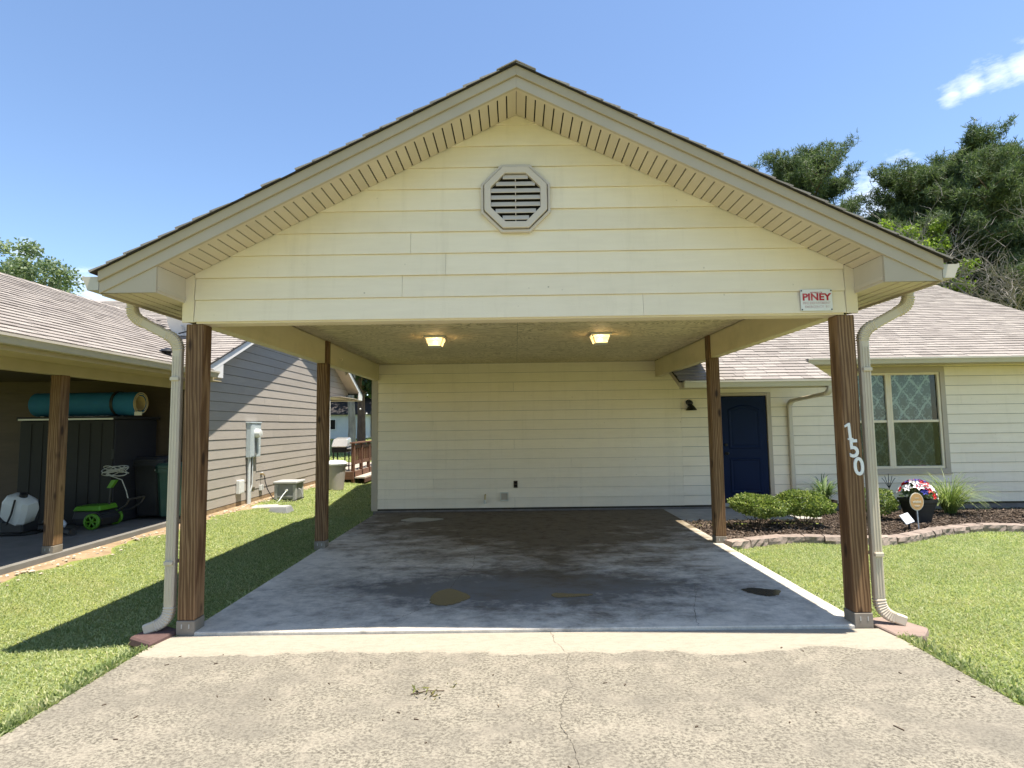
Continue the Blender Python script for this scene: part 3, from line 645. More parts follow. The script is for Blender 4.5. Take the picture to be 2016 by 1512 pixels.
def downspout(parent, pts, side, w=.078, d=.058, mat='spout_metal', rib=.10, straps=()):
    # pts: list of ('s',p) straight nodes and ('e',p,q,r) elbows
    path = []; sc_ = []
    for e in pts:
        if e[0] == 's': path.append(Vector(e[1])); sc_.append(1)
        else:
            A = arc(*e[1:], n=20)
            for i, v in enumerate(A): path.append(v); sc_.append(1+(rib if i % 2 else -rib*.6))
    g = MB().rpipe(path, side, w, d, sc_).build('downspout', mat, parent)
    for z0, x, y in straps: bx(x-w*.56, x+w*.56, y-d*.6, y+d*.6, z0, z0+.03).build('strap', mat, g, bevel=.003)
    return g
for s in (-1, 1):
    gutter_y(carport, s*3.174, s, Y0-.005, 5.30, 2.655)
    X = s*2.83; XT = s*3.225; yy = .045
    d = downspout(carport, [('s', (XT, yy, 2.66)), ('e', (XT, yy, 2.62), (XT, yy, 2.53), (XT-s*.10, yy, 2.49)), ('e', (X+s*.10, yy, 2.385), (X, yy, 2.345), (X, yy, 2.25)), ('s', (X, yy, .2)),
                            ('e', (X, yy, .19), (X, yy-.005, .075), (X+s*.09, yy-.03, .05)), ('s', (X+s*.155, yy-.05, .028))], (0, 1, 0), .062, .082, straps=((2.0, X, yy), (.52, X, yy)))
    for k in (-1, 0, 1): bx(X+k*.022-.004, X+k*.022+.004, yy-.034, yy-.0305, .56, 2.2).build('flute', 'spout_metal', d)
    for k in (-1, 0, 1): bx(X+k*.022-.004, X+k*.022+.004, yy-.034, yy-.0305, .22, .50).build('flute', 'spout_metal', d)
# octagonal gable vent
vent = thing('gable_vent', (-.015, -.02, 3.474), 'octagonal greige louvred vent high on the cream gable', 'vent')
def octo(r, y, ir=None): return [(-.015+r/math.cos(PI/8)*math.cos(PI/8+k*PI/4), y, 3.474+r/math.cos(PI/8)*math.sin(PI/8+k*PI/4)) for k in range(8)]
def oring(ro, ri, y0, y1, nm):
    A, B, C, D = octo(ro, y0), octo(ri, y0), octo(ri, y1), octo(ro, y1); v = A+B+C+D; f = []
    for k in range(8):
        n = (k+1) % 8
        f += [(k, n, 8+n, 8+k), (8+k, 8+n, 16+n, 16+k), (16+k, 16+n, 24+n, 24+k), (24+k, 24+n, n, k)]
    return MB().add(v, f).build(nm, 'vent_plastic', vent, bevel=.003)
oring(.288, .266, -.042, -.006, 'outer_rim'); oring(.258, .205, -.066, -.006, 'frame')
MB().prism(octo(.206, -.026), octo(.206, -.006)).build('backing', 'dark_gap', vent)
for k in range(7):
    z = 3.474+.175-k*.0575; hw = min(.204, .085+.204-abs(z-3.474)-.01 if abs(z-3.474) > .085 else .204)
    if hw < .06: continue
    MB().hexa([(-.015-hw, -.060, z-.022), (-.015+hw, -.060, z-.022), (-.015+hw, -.038, z+.018), (-.015-hw, -.038, z+.018), (-.015-hw, -.063, z-.019), (-.015+hw, -.063, z-.019), (-.015+hw, -.041, z+.022), (-.015-hw, -.041, z+.022)]).build('slat', 'vent_plastic', vent)
    bx(-.018, -.012, -.061, -.028, z-.040, z-.016).build('rib', 'vent_plastic', vent)

# fire department sign
sg = bx(2.300, 2.558, -.0275, -.0245, 2.495, 2.672).build('fire_department_sign', 'sign_white', bevel=.001)
tag(sg, 'small white metal sign reading PINEY in red on the cream gable', 'sign')
stand_text('MEMBER OF', .019, 'sign_red', (2.429, -.0285, 2.644), sg, .0004)
stand_text('PINEY', .078, 'sign_red', (2.429, -.0285, 2.606), sg, .0004, .0028, 1.12)
stand_text('FIRE DEPARTMENT', .027, 'sign_faded', (2.429, -.0285, 2.558), sg, .0004, .0008, 1.0)
stand_text('EMERGENCY  911', .027, 'sign_faded', (2.436, -.0285, 2.527), sg, .0004, .0003, 1.0)
for x in (2.309, 2.549):
    for z in (2.505, 2.661): MB().lathe([(.006, 0), (.006, .002)], (0, 0, 0), 10).xform(Matrix.Translation((x, -.0275, z)) @ Matrix.Rotation(PI/2, 4, 'X')).build('screw', 'black_metal', sg)
# house number digits on the right front post
ONE = [(-.012, -.068), (.030, -.068), (.030, -.055), (.018, -.055), (.018, .068), (.004, .068), (-.026, .050), (-.026, .034), (-.002, .044), (-.002, -.055), (-.012, -.055)]
for ch, x, z, r in (('1', 2.638, 1.512, .06), ('5', 2.674, 1.368, .05), ('0', 2.704, 1.225, 0.03)):
    o = MB().prism([(a, -.004, b) for a, b in ONE], [(a, .004, b) for a, b in ONE]).build('house_number', 'number_white') if ch == '1' else stand_text(ch, .20, 'number_white', (0, 0, 0), None, .004, .0035, .86, name='house_number')
    o.data.transform(Matrix.Translation((x, -.0055, z)) @ Matrix.Rotation(-r, 4, 'Y'))
    tag(o, 'white house number digit %s on the right front carport post' % {'1': 'one, topmost', '5': 'five, in the middle', '0': 'zero, lowest'}[ch], 'house number', 'house number digits on the post')
# ceiling lights
for x, y, lb in ((-1.10, 2.82, 'lit white box lantern on the carport ceiling, left of the pair'), (1.10, 2.76, 'lit white box lantern on the carport ceiling, right of the pair')):
    t = thing('ceiling_light', (x, y, HC), lb, 'light', 'lanterns on the carport ceiling')
    bx(x-.135, x+.135, y-.135, y+.135, HC-.028, HC-.001).build('canopy', 'lamp_frame', t, bevel=.004)
    T = [(-.115, -.115), (.115, -.115), (.115, .115), (-.115, .115)]; B = [(a*.68, b*.68) for a, b in T]
    MB().prism([(x+a, y+b, HC-.030) for a, b in T], [(x+a, y+b, HC-.125) for a, b in B]).build('glass_shade', 'lamp_glass', t)
    for (a, b), (c, d) in zip(T, B): MB().tube([(x+a*1.02, y+b*1.02, HC-.029), (x+c*1.04, y+d*1.04, HC-.128)], .007, 6).build('frame_bar', 'lamp_frame', t)
    MB().sphere((x, y, HC-.075), .028, 12, 8).build('bulb', 'lamp_bulb', t, smooth=True)
    pl = bpy.data.lights.new('lantern_light', 'POINT'); pl.energy = 6; pl.color = (1, .74, .40); pl.shadow_soft_size = .035; po = bpy.data.objects.new('lantern_light', pl); COL.objects.link(po); po.location = (0, 0, -.075); po.parent = t
    MB().prism([(x+a*1.1, y+b*1.1, HC-.126) for a, b in B], [(x+a*1.1, y+b*1.1, HC-.136) for a, b in B]).build('bottom_plate', 'lamp_frame', t)
# splash blocks
sb = MB().prism([(-3.06, -.10, -.06), (-2.80, -.235, -.06), (-2.74, .05, -.06), (-3.00, .20, -.06)], [(-3.05, -.095, .005), (-2.805, -.225, .005), (-2.75, .045, .012), (-3.00, .19, .012)]).build('splash_block', 'paver_red', bevel=.012)
tag(sb, 'reddish concrete splash block under the left carport downspout', 'paver')
sb = MB().prism([(2.76, .05, -.06), (2.80, -.20, -.06), (3.00, -.21, -.06), (3.13, -.07, -.06), (3.00, .20, -.06), (2.82, .16, -.06)], [(2.765, .05, -.002), (2.80, -.19, -.008), (3.0, -.20, -.008), (3.12, -.07, -.004), (2.99, .19, .0), (2.82, .15, .0)]).build('splash_stone', 'flagstone', bevel=.008)
tag(sb, 'tan flagstone under the right carport downspout', 'paver')

# ------------------------------------------------------------------ the house behind the carport
WY = 5.956; XR = 11.35; RIDGE_Y = 10.6; RIDGE_Z = HR_Z+HR_P*(RIDGE_Y-HR_Y)
house = thing('house', (4.3, 10.6, -.1), 'pale cream house with blue front door, lace-curtained window and grey shingle roof', 'house')
OPEN_D = (3.765, 4.795, .02, 2.16); OPEN_W = (5.99, 8.105, .60, 2.612)
wall = MB()
for (a, b, c, d) in [(-2.745, OPEN_D[0], .03, 2.79), (OPEN_D[0], OPEN_D[1], OPEN_D[3], 2.70), (OPEN_D[1], OPEN_W[0], .03, 2.70), (OPEN_W[0], OPEN_W[1], .03, OPEN_W[2]), (OPEN_W[0], OPEN_W[1], OPEN_W[3], 2.70), (OPEN_W[1], XR, .03, 2.70)]: wall.box(a, b, WY, WY+.1, c, d)
wall = wall.build('front_wall', 'lap_shadow_backing', house)
lap_siding(wall, (0, WY, 0), (1, 0, 0), (0, -1, 0), [[(-2.655, .06), (3.1, .06), (3.1, 2.79), (-2.655, 2.79)]], .06, .1815, 'cream_siding', shadow_gap=.0035, joints={r: [[-.07], [], [-1.6], [], [1.0], []][r % 6] for r in range(20)}, seed=4)
lap_siding(wall, (0, WY, 0), (1, 0, 0), (0, -1, 0), [[(3.1, .06), (XR-.09, .06), (XR-.09, 2.64), (3.1, 2.64)]], .06, .1815, 'cream_siding', shadow_gap=.006, openings=(OPEN_D, OPEN_W), joints={r: [[9.0], [10.2], [8.72], [9.6], [8.4, 10.9], []][r % 6] for r in range(20)}, seed=5)
bx(-2.762, -2.653, WY-.024, WY+.1, .03, HB+.29).build('corner_board', 'trim_greige', house); bx(-2.768, -2.748, WY-.02, WY+.09, .03, 2.6).build('corner_board', 'trim_greige', house)
bx(XR-.088, XR+.02, WY-.024, WY+.1, .03, 2.64).build('corner_board', 'trim_greige', house)
bx(-2.74, XR, WY+.01, WY+.2, -.35, .05).build('foundation', 'foundation', house)
# side and rear walls
lw = bx(-2.745, -2.645, WY+.11, 15.2, .03, 2.7).build('side_wall', 'pale_siding', house)
lap_siding(lw, (-2.745, 0, 0), (0, 1, 0), (-1, 0, 0), [[(WY+.1, .06), (15.2, .06), (15.2, 2.64), (10.6, 5.1), (WY+.1, 2.8)]], .06, .1815, 'pale_siding', joints={}, step=4.9, seed=6)
bx(XR-.1, XR, WY+.11, 15.2, .03, 2.7).build('side_wall', 'pale_siding', house); bx(-2.74, XR, 15.2, 15.3, .03, 2.7).build('rear_wall', 'pale_siding', house)
for x in (-2.70, XR-.05): MB().prism([(x-.04, WY, 2.7), (x-.04, 15.2, 2.7), (x-.04, 10.6, 5.12)], [(x+.04, WY, 2.7), (x+.04, 15.2, 2.7), (x+.04, 10.6, 5.12)]).build('gable_end', 'pale_siding', house)
# roof
XL, XE = -3.12, 11.72
def zh(y): return HR_Z+HR_P*(y-HR_Y)
rf = MB()
for xa, xb, ya in ((XL, -2.70, HR_Y-.03), (-2.70, 2.70, WY+.06), (2.70, XE, HR_Y-.03)):
    T = [(xa, ya, zh(ya)-.03), (xb, ya, zh(ya)-.03), (xb, RIDGE_Y, RIDGE_Z-.03), (xa, RIDGE_Y, RIDGE_Z-.03)]
    rf.prism(T, [(x, y, z+.026) for x, y, z in T])
T = [(XL, 15.75, zh(5.45)-.03), (XE, 15.75, zh(5.45)-.03), (XE, RIDGE_Y, RIDGE_Z-.03), (XL, RIDGE_Y, RIDGE_Z-.03)]
rf.prism(T, [(x, y, z+.026) for x, y, z in T])
PXL, PXR, PY = 2.675, 5.20, 4.60                      # porch roof carries the same slope further down
T = [(PXL, PY-.02, zh(PY-.02)-.034), (PXR, PY-.02, zh(PY-.02)-.034), (PXR, HR_Y+.1, zh(HR_Y+.1)-.034), (PXL, HR_Y+.1, zh(HR_Y+.1)-.034)]
rf.prism(T, [(x, y, z+.029) for x, y, z in T])
roof = rf.build('roof', 'black_felt', house)
S = Vector((0, 1, HR_P)).normalized(); sl = math.hypot(1, HR_P)
def okmain(c, s_):
    x = XL+c; y = HR_Y-.03+s_/sl
    return not (abs(x) < 3.3 and zh(y) < HP+.19-PT*abs(x)-.03)
tabs = tabs_on((XL, HR_Y-.035, zh(HR_Y-.035)-.003), (1, 0, 0), S, XE-XL, (RIDGE_Y-HR_Y+.03)*sl, okmain, 31)
tabs += tabs_on((PXL, PY-.03, zh(PY-.03)-.004), (1, 0, 0), S, PXR-PXL, (HR_Y-PY-.01)*sl, lambda c, s_: True, 32)
lay_shingles(roof, tabs, 300)
m = MB()
for k in range(56):
    x = XL+k*.265
    for s in (-1, 1): m.hexa([(x, RIDGE_Y, RIDGE_Z+.02), (x+.29, RIDGE_Y, RIDGE_Z+.012), (x+.29, RIDGE_Y+s*.15, RIDGE_Z-.063), (x, RIDGE_Y+s*.15, RIDGE_Z-.055), (x, RIDGE_Y, RIDGE_Z+.028), (x+.29, RIDGE_Y, RIDGE_Z+.02), (x+.29, RIDGE_Y+s*.15, RIDGE_Z-.055), (x, RIDGE_Y+s*.15, RIDGE_Z-.047)])
m.build('ridge_cap', 'shingle', house)
for xe in (XL, XE):
    for s in (-1, 1):
        q = [(RIDGE_Y, RIDGE_Z-.035), (RIDGE_Y+s*5.15, zh(HR_Y)-.035), (RIDGE_Y+s*5.15, zh(HR_Y)-.19), (RIDGE_Y, RIDGE_Z-.19)]
        MB().prism([(xe-.012, y, z) for y, z in q], [(xe+.012, y, z) for y, z in q]).build('rake_fascia', 'trim_greige', house)
# main eave: fascia, soffit, gutter
bx(PXR-.01, XE, HR_Y+.0, HR_Y+.022, 2.60, 2.715).build('eave_fascia', 'trim_greige', house)
bx(PXR-.01, XE, HR_Y+.023, WY-.005, 2.636, 2.65).build('eave_soffit', 'soffit_tan', house)
gutter_x(house, HR_Y-.002, PXR+.03, XE, 2.615, h=.105)
# porch roof underside and gutter
q = [(PY-.0, zh(PY)-.036), (WY, zh(PY)-.036), (WY, zh(HR_Y)-.05), (HR_Y, zh(HR_Y)-.05)]
for a, b, nm, mt in ((PXR-.03, PXR-.008, 'porch_side_board', 'trim_greige'), (PXL+.012, PXL+.03, 'porch_side_board', 'trim_greige')):
    pass
bx(PXL+.01, PXR-.01, PY+.005, PY+.026, zh(PY)-.15, zh(PY)-.04).build('porch_fascia', 'trim_greige', house)
q = [(PY+.027, zh(PY+.027)-.112), (WY-.022, zh(WY-.022)-.112), (WY-.022, zh(WY-.022)-.10), (PY+.027, zh(PY+.027)-.10)]
MB().prism([(PXL+.02, y, z) for y, z in q], [(PXR-.022, y, z) for y, z in q]).build('porch_soffit', 'soffit_tan', house)
for xe in (PXL+.0, PXR-.02):
    q = [(PY, zh(PY)-.036), (HR_Y+.0, zh(HR_Y)-.036), (HR_Y+.0, zh(HR_Y)-.11), (PY+.02, zh(PY)-.11)]
    MB().prism([(xe, y, z) for y, z in q], [(xe+.018, y, z) for y, z in q]).build('porch_rake', 'trim_greige', house)
gutter_x(house, PY-.002, PXL+.06, PXR+.02, zh(PY)-.135, h=.11)
GX = 5.13
downspout(house, [('s', (GX, PY-.055, 2.20)), ('e', (GX, PY-.055, 2.17), (GX, PY-.055, 2.08), (GX, PY+.06, 2.055)), ('e', (GX, WY-.19, 1.99), (GX, WY-.055, 1.965), (GX, WY-.055, 1.86)), ('s', (GX, WY-.055, .15)), ('e', (GX, WY-.055, .12), (GX, WY-.055, .0), (GX, WY-.20, -.02))], (1, 0, 0), .085, .062)
# door
dr = bx(3.858, 4.706, WY-.006, WY+.035, .098, 2.088).build('door', 'door_blue', house, bevel=.003)
def framebox(parent, x0, x1, z0, z1, y, w, mat, nm, dpt=.016):
    for a, b, c, d in ((x0, x1, z1-w, z1), (x0, x1, z0, z0+w), (x0, x0+w, z0+w, z1-w), (x1-w, x1, z0+w, z1-w)): bx(a, b, y-dpt, y, c, d).build(nm, mat, parent, bevel=min(.004, w*.3))
def archpanel(x0, x1, z0, z1, rise):
    n = 12; top = [(x0+(x1-x0)*k/n, z1-rise+rise*math.sin(PI*k/n)) for k in range(n+1)]
    P = [(x0, z0)]+[(x1, z0)]+top[::-1]; cx, cz = (x0+x1)/2, (z0+z1)/2
    def off(k): return [(cx+(x-cx)*(1-k/((x1-x0)/2)), cz+(z-cz)*(1-k/((z1-z0)/2))) for x, z in P]
    m = MB(); L = [[(x, WY-.0065, z) for x, z in P], [(x, WY-.020, z) for x, z in off(.018)], [(x, WY-.020, z) for x, z in off(.03)], [(x, WY-.010, z) for x, z in off(.06)], [(x, WY-.015, z) for x, z in off(.085)]]
    m.loft(L).build('door_panel', 'door_blue', dr)
archpanel(3.98, 4.585, 1.10, 1.93, .09); archpanel(3.98, 4.585, .27, .93, .0)
MB().sphere((3.925, WY-.07, 1.02), .03).build('door_knob', 'black_metal', dr, smooth=True); MB().lathe([(.03, 0), (.03, .012), (.012, .02), (.012, .05)], (0, 0, 0), 14).xform(Matrix.Translation((3.925, WY-.006, 1.02)) @ Matrix.Rotation(PI/2, 4, 'X')).build('knob_rose', 'black_metal', dr)
MB().lathe([(.028, 0), (.028, .02), (.02, .03)], (0, 0, 0), 14).xform(Matrix.Translation((3.925, WY-.006, 1.18)) @ Matrix.Rotation(PI/2, 4, 'X')).build('deadbolt', 'black_metal', dr)
dc = bx(3.768, 3.848, WY-.03, WY+.06, .03, 2.158).build('door_casing', 'trim_greige', house, bevel=.003)
bx(4.716, 4.793, WY-.03, WY+.06, .03, 2.158).build('door_casing', 'trim_greige', house, bevel=.003); bx(3.849, 4.715, WY-.03, WY+.06, 2.098, 2.158).build('door_casing', 'trim_greige', house, bevel=.003)
bx(3.85, 4.714, WY-.05, WY+.05, .035, .095).build('threshold', 'old_concrete', house)
# window pair
win = bx(6.10, 8.0, WY+.09, WY+.1, .68, 2.5).build('window', 'dark_gap', house)
for a, b, c, d in ((5.992, 8.103, 2.50, 2.61), (5.992, 8.103, .602, .69), (5.992, 6.085, .69, 2.50), (8.012, 8.103, .69, 2.50)): bx(a, b, WY-.03, WY+.09, c, d).build('casing', 'trim_greige', win, bevel=.003)
bx(5.975, 8.12, WY-.042, WY+.02, .585, .606).build('sill', 'trim_greige', win, bevel=.003)
for xa, xb in ((6.087, 7.03), (7.052, 8.010)):
    framebox(win, xa, xb, .692, 2.498, WY+.03, .045, 'trim_cream', 'frame', .045)
    bx(xa+.046, xb-.046, WY+.0, WY+.032, 1.555, 1.60).build('meeting_rail', 'trim_cream', win, bevel=.003)
    bx(xa+.046, xb-.046, WY+.018, WY+.021, 1.601, 2.45).build('pane', 'window_glass', win); bx(xa+.046, xb-.046, WY+.008, WY+.011, .738, 1.554).build('pane', 'window_glass', win); bx(xa+.046, xb-.046, WY+.028, WY+.029, .738, 1.554).build('added_tint', 'tint_sheet', win)  # last sheet is added behind the lower pane to make it darker
bx(7.031, 7.051, WY-.012, WY+.03, .692, 2.498).build('mullion', 'trim_cream', win)
def curtain(x0, x1, z0, z1, y, folds):
    n = 40; A = []; B = []
    for k in range(n+1):
        t = k/n; x = x0+(x1-x0)*t; yy = y+.012*math.sin(t*folds*2*PI); A.append((x, yy, z0)); B.append((x, yy, z1))
    return MB().add(A+B, [(i, i+1, n+2+i, n+1+i) for i in range(n)]).build('curtain', 'lace_curtain', win, smooth=True)
curtain(6.12, 6.72, .70, 2.49, WY+.06, 3); curtain(6.76, 7.03, .70, 2.49, WY+.06, 2); curtain(7.06, 7.88, .70, 2.49, WY+.06, 4)
# wall lamp, outlet, vent, faucet
lamp = thing('wall_lamp', (3.245, WY-.02, 1.93), 'black wall lamp with a flared shade left of the blue door', 'lamp')
MB().lathe([(.055, 0), (.055, .02), (.03, .03)], (0, 0, 0), 16).xform(Matrix.Translation((3.245, WY-.016, 1.985)) @ Matrix.Rotation(PI/2, 4, 'X')).build('back_plate', 'black_metal', lamp)
MB().sphere((3.245, WY-.09, 1.97), .058, 14, 10).build('lamp_head', 'black_metal', lamp, smooth=True); MB().tube([(3.245, WY-.03, 1.985), (3.245, WY-.08, 1.985)], .014).build('arm', 'black_metal', lamp)
MB().lathe([(.03, .1), (.05, .08), (.105, .0), (.10, .0), (.03, .07)], (3.262, WY-.12, 1.835), 20).build('lamp_shade', 'black_metal', lamp)
o = thing('outlet_cover', (-.054, WY-.02, .495), 'small brown outlet cover low on the carport back wall', 'outlet')
bx(-.092, -.016, WY-.034, WY-.012, .43, .56).build('cover', 'brown_siding', o, bevel=.004); bx(-.08, -.028, WY-.038, WY-.034, .45, .49).build('socket', 'dark_gap', o); bx(-.08, -.028, WY-.038, WY-.034, .505, .545).build('socket', 'dark_gap', o)
o = thing('dryer_vent', (-.267, WY-.02, .27), 'square ivory plastic vent hood low on the carport back wall', 'vent')
framebox(o, -.345, -.19, .19, .35, WY-.012, .018, 'ivory_plastic', 'frame', .04); bx(-.33, -.205, WY-.03, WY-.012, .205, .335).build('flap', 'trim_greige', o)
o = thing('wall_faucet', (-.63, WY-.02, .25), 'small hose faucet with a pale cap low on the back wall', 'faucet')
MB().tube([(-.625, WY-.01, .31), (-.625, WY-.06, .31), (-.625, WY-.085, .28), (-.628, WY-.085, .22)], .013, 8).build('pipe', 'brass', o, smooth=True); MB().lathe([(.02, 0), (.024, .01), (.024, .055), (.015, .075)], (-.628, WY-.085, .15), 12).build('cap', 'ivory_plastic', o, smooth=True)

# ------------------------------------------------------------------ neighbouring house on the left
NX = -5.70
nb = thing('neighbor_house', (-9, 8, 0), 'taupe-sided house at the left with its own open carport and grey roof', 'house')
NH, NP, NRY, NEY0, NEY1 = 2.78, .475, 9.7, 4.98, 14.42
NZ0 = .12
wl_ = bx(NX-.1, NX-.003, 5.41, 12.2, NZ0, 2.6).build('side_wall', 'lap_shadow_backing', nb)
lap_siding(wl_, (NX, 0, 0), (0, 1, 0), (1, 0, 0), [[(5.4, NZ0), (12.1, NZ0), (12.1, 2.55), (5.4, 2.55)], [(5.4, 2.55), (14.0, 2.55), (14.0, NH), (9.7, NH+4.3*NP), (5.4, NH)]], NZ0, .182, 'taupe_siding', seed=9, step=3.66, proud=.009, shadow_gap=.007)
bx(NX-.06, NX+.024, 12.1, 12.2, NZ0-.02, 2.55).build('corner_board', 'trim_white', nb); bx(NX-.3, NX+.01, 5.39, 12.2, -.3, NZ0-.006).build('foundation', 'dirt', nb)
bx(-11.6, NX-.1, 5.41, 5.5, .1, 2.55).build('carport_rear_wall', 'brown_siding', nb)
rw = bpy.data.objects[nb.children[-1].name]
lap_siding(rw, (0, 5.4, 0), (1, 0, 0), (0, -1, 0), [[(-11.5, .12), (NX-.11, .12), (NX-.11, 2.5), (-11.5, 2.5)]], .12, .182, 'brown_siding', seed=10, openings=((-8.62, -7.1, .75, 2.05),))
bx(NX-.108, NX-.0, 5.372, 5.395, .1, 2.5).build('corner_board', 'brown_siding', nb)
nw = bx(-8.6, -7.12, 5.42, 5.44, .77, 2.03).build('window', 'dark_gap', nb); framebox(nw, -8.61, -7.11, .76, 2.04, 5.40, .06, 'trim_white', 'frame', .02); bx(-8.55, -7.17, 5.405, 5.409, .82, 1.98).build('pane', 'window_glass', nw)
MB().prism([(NX-.05, 5.4, 2.6), (NX-.05, 14.0, 2.6), (NX-.05, 14.0, NH), (NX-.05, 9.7, NH+4.3*NP), (NX-.05, 5.4, NH)], [(NX-.004, 5.4, 2.6), (NX-.004, 14.0, 2.6), (NX-.004, 14.0, NH), (NX-.004, 9.7, NH+4.3*NP), (NX-.004, 5.4, NH)]).build('gable_end', 'lap_shadow_backing', nb)
bx(-13.5, NX-.1, 12.1, 12.2, .1, 2.6).build('rear_wall', 'taupe_siding', nb)
NRX = NX+.37                                          # rake edge
def nzs(y): return NH+4.3*NP-NP*abs(y-NRY)            # soffit height under rake
rfm = MB()
for s in (-1, 1):
    T = [(-16.5, NRY, nzs(NRY)+.15), (NRX+.03, NRY, nzs(NRY)+.15), (NRX+.03, NRY+s*4.75, nzs(NRY+4.75)+.15), (-16.5, NRY+s*4.75, nzs(NRY+4.75)+.15)]
    rfm.prism(T, [(x, y, z+.02) for x, y, z in T])
# carport roof of the neighbour
CE, CR, CZ, CRZ = -5.20, -8.30, 2.60, 4.14; CP = (CRZ-CZ)/(CE-CR)
def ncz(x): return CRZ-CP*abs(x-CR)
def nyv(z): return NRY-(NH+4.3*NP+.17-z)/NP
for s in (-1, 1):
    T = [(CR, -1.0, CRZ-.018), (CR+s*3.10, -1.0, CZ-.018), (CR+s*3.10, nyv(CZ)+.15, CZ-.018), (CR, nyv(CRZ)+.15, CRZ-.018)]
    rfm.prism(T, [(x, y, z+.02) for x, y, z in T])
nroof = rfm.build('roof', 'black_felt', nb)
S1 = Vector((-1, 0, CP)).normalized()
tabs = tabs_on((CE+.01, -1.0, CZ), (0, 1, 0), S1, 9.2, 3.1*math.hypot(1, CP), lambda c, s_: (-1.0+c) < nyv(CZ+s_*S1.z)+.06, 41)
S2 = Vector((0, 1, NP)).normalized(); y0 = NRY-4.75
tabs += tabs_on((-13.5, y0, nzs(y0)+.172), (1, 0, 0), S2, NRX+.03+13.5, 4.75*math.hypot(1, NP), lambda c, s_: ncz(-13.5+c) < nzs(y0)+.172+s_*S2.z+.02 or -13.5+c > CE or -13.5+c < CR-3.1, 42)
lay_shingles(nroof, [t for t in tabs if t[0].y > 0.2 or t[0].x > -6] , 300)
m = MB()
for k in range(38):
    y = -1+k*.26
    for s in (-1, 1): m.hexa([(CR, y, CRZ+.02), (CR, y+.28, CRZ+.012), (CR+s*.15, y+.28, CRZ+.012-.075), (CR+s*.15, y, CRZ+.02-.075), (CR, y, CRZ+.028), (CR, y+.28, CRZ+.02), (CR+s*.15, y+.28, CRZ+.02-.075), (CR+s*.15, y, CRZ+.028-.075)])
m.build('ridge_cap', 'shingle', nb)
m = MB()
for k in range(43):
    x = NRX-11.16+k*.26-.03; zz = nzs(NRY)+.19
    for s in (-1, 1): m.hexa([(x, NRY, zz), (x+.28, NRY, zz-.008), (x+.28, NRY+s*.15, zz-.079), (x, NRY+s*.15, zz-.071), (x, NRY, zz+.008), (x+.28, NRY, zz), (x+.28, NRY+s*.15, zz-.071), (x, NRY+s*.15, zz-.063)])
m.build('ridge_cap', 'shingle', nb)
for s in (-1, 1):                                     # rake fascia, soffit
    q = [(NRY, nzs(NRY)), (NRY+s*4.72, nzs(NRY+4.72)), (NRY+s*4.72, nzs(NRY+4.72)+.148), (NRY, nzs(NRY)+.148)]
    MB().prism([(NRX-.02, y, z) for y, z in q], [(NRX+.005, y, z) for y, z in q]).build('rake_fascia', 'trim_white', nb)
    q = [(NRY, nzs(NRY)+.012), (NRY+s*4.4, nzs(NRY+4.4)+.012), (NRY+s*4.4, nzs(NRY+4.4)+.03), (NRY, nzs(NRY)+.03)]
    MB().prism([(NX-.0, y, z) for y, z in q], [(NRX-.021, y, z) for y, z in q]).build('rake_soffit', 'soffit_tan', nb)
    ya, yc = NRY+s*4.3, NRY+s*4.72
    q = [(ya, 2.52), (yc, 2.52), (yc, nzs(yc)), (ya, nzs(ya))]
    MB().prism([(NRX-.018, y, z) for y, z in q], [(NRX+.003, y, z) for y, z in q]).build('eave_return', 'trim_white', nb)
    a, b = sorted((ya, yc)); bx(NX-3 if s > 0 else NX, NRX-.02, a, b, 2.50, 2.52).build('eave_soffit', 'soffit_tan', nb)
bx(NX-4, NRX-.02, 12.2, 14.0, 2.535, 2.549).build('porch_ceiling', 'soffit_tan', nb)
for k in range(9): bx(NX+.025, NRX-.03, 12.4+k*.19, 12.412+k*.19, 2.531, 2.535).build('soffit_rib', 'dark_gap', nb)
gutter_x(nb, NEY0-.0, -5.9, NRX-.005, 2.56, 'trim_white')
downspout(nb, [('s', (-5.5, NEY0-.05, 2.57)), ('e', (-5.5, NEY0-.05, 2.54), (-5.5, NEY0-.05, 2.42), (-5.5, NEY0+.1, 2.38)), ('s', (-5.62, 5.28, 2.28))], (1, 0, 0), .08, .06, 'trim_white')
bx(CE-.045, CE-.02, -1.0, 4.9, CZ-.17, CZ-.02).build('eave_fascia', 'neighbor_trim', nb); bx(NX+.0, CE-.046, -1.0, 5.2, CZ-.165, CZ-.15).build('eave_soffit', 'neighbor_trim', nb)
gutter_y(nb, CE-.018, 1, -1.0, 4.86, CZ-.115, h=.10)
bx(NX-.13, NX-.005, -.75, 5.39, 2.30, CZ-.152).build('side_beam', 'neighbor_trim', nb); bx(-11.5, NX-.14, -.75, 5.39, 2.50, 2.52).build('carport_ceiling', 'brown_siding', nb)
bx(-11.2, NX+.0, -.75, -.7, 2.3, 2.9).build('carport_front', 'taupe_siding', nb)
MB().prism([(-11.1, -.8, 2.9), (-5.5, -.8, 2.9), (CR, -.8, 4.05)], [(-11.1, -.7, 2.9), (-5.5, -.7, 2.9), (CR, -.7, 4.05)]).build('carport_gable', 'taupe_siding', nb)
for y in (-.62, 2.32): post(nb, NX-.135, NX+.005, y, .115, 2.299)
for y in (-.62, 2.32): post(nb, -11.2, -11.06, y, .115, 2.499)
ns = bx(-11.6, NX+.02, -1.2, 5.39, -.35, .115).build('neighbor_slab', 'dark_slab', bevel=.01); tag(ns, kind='structure')

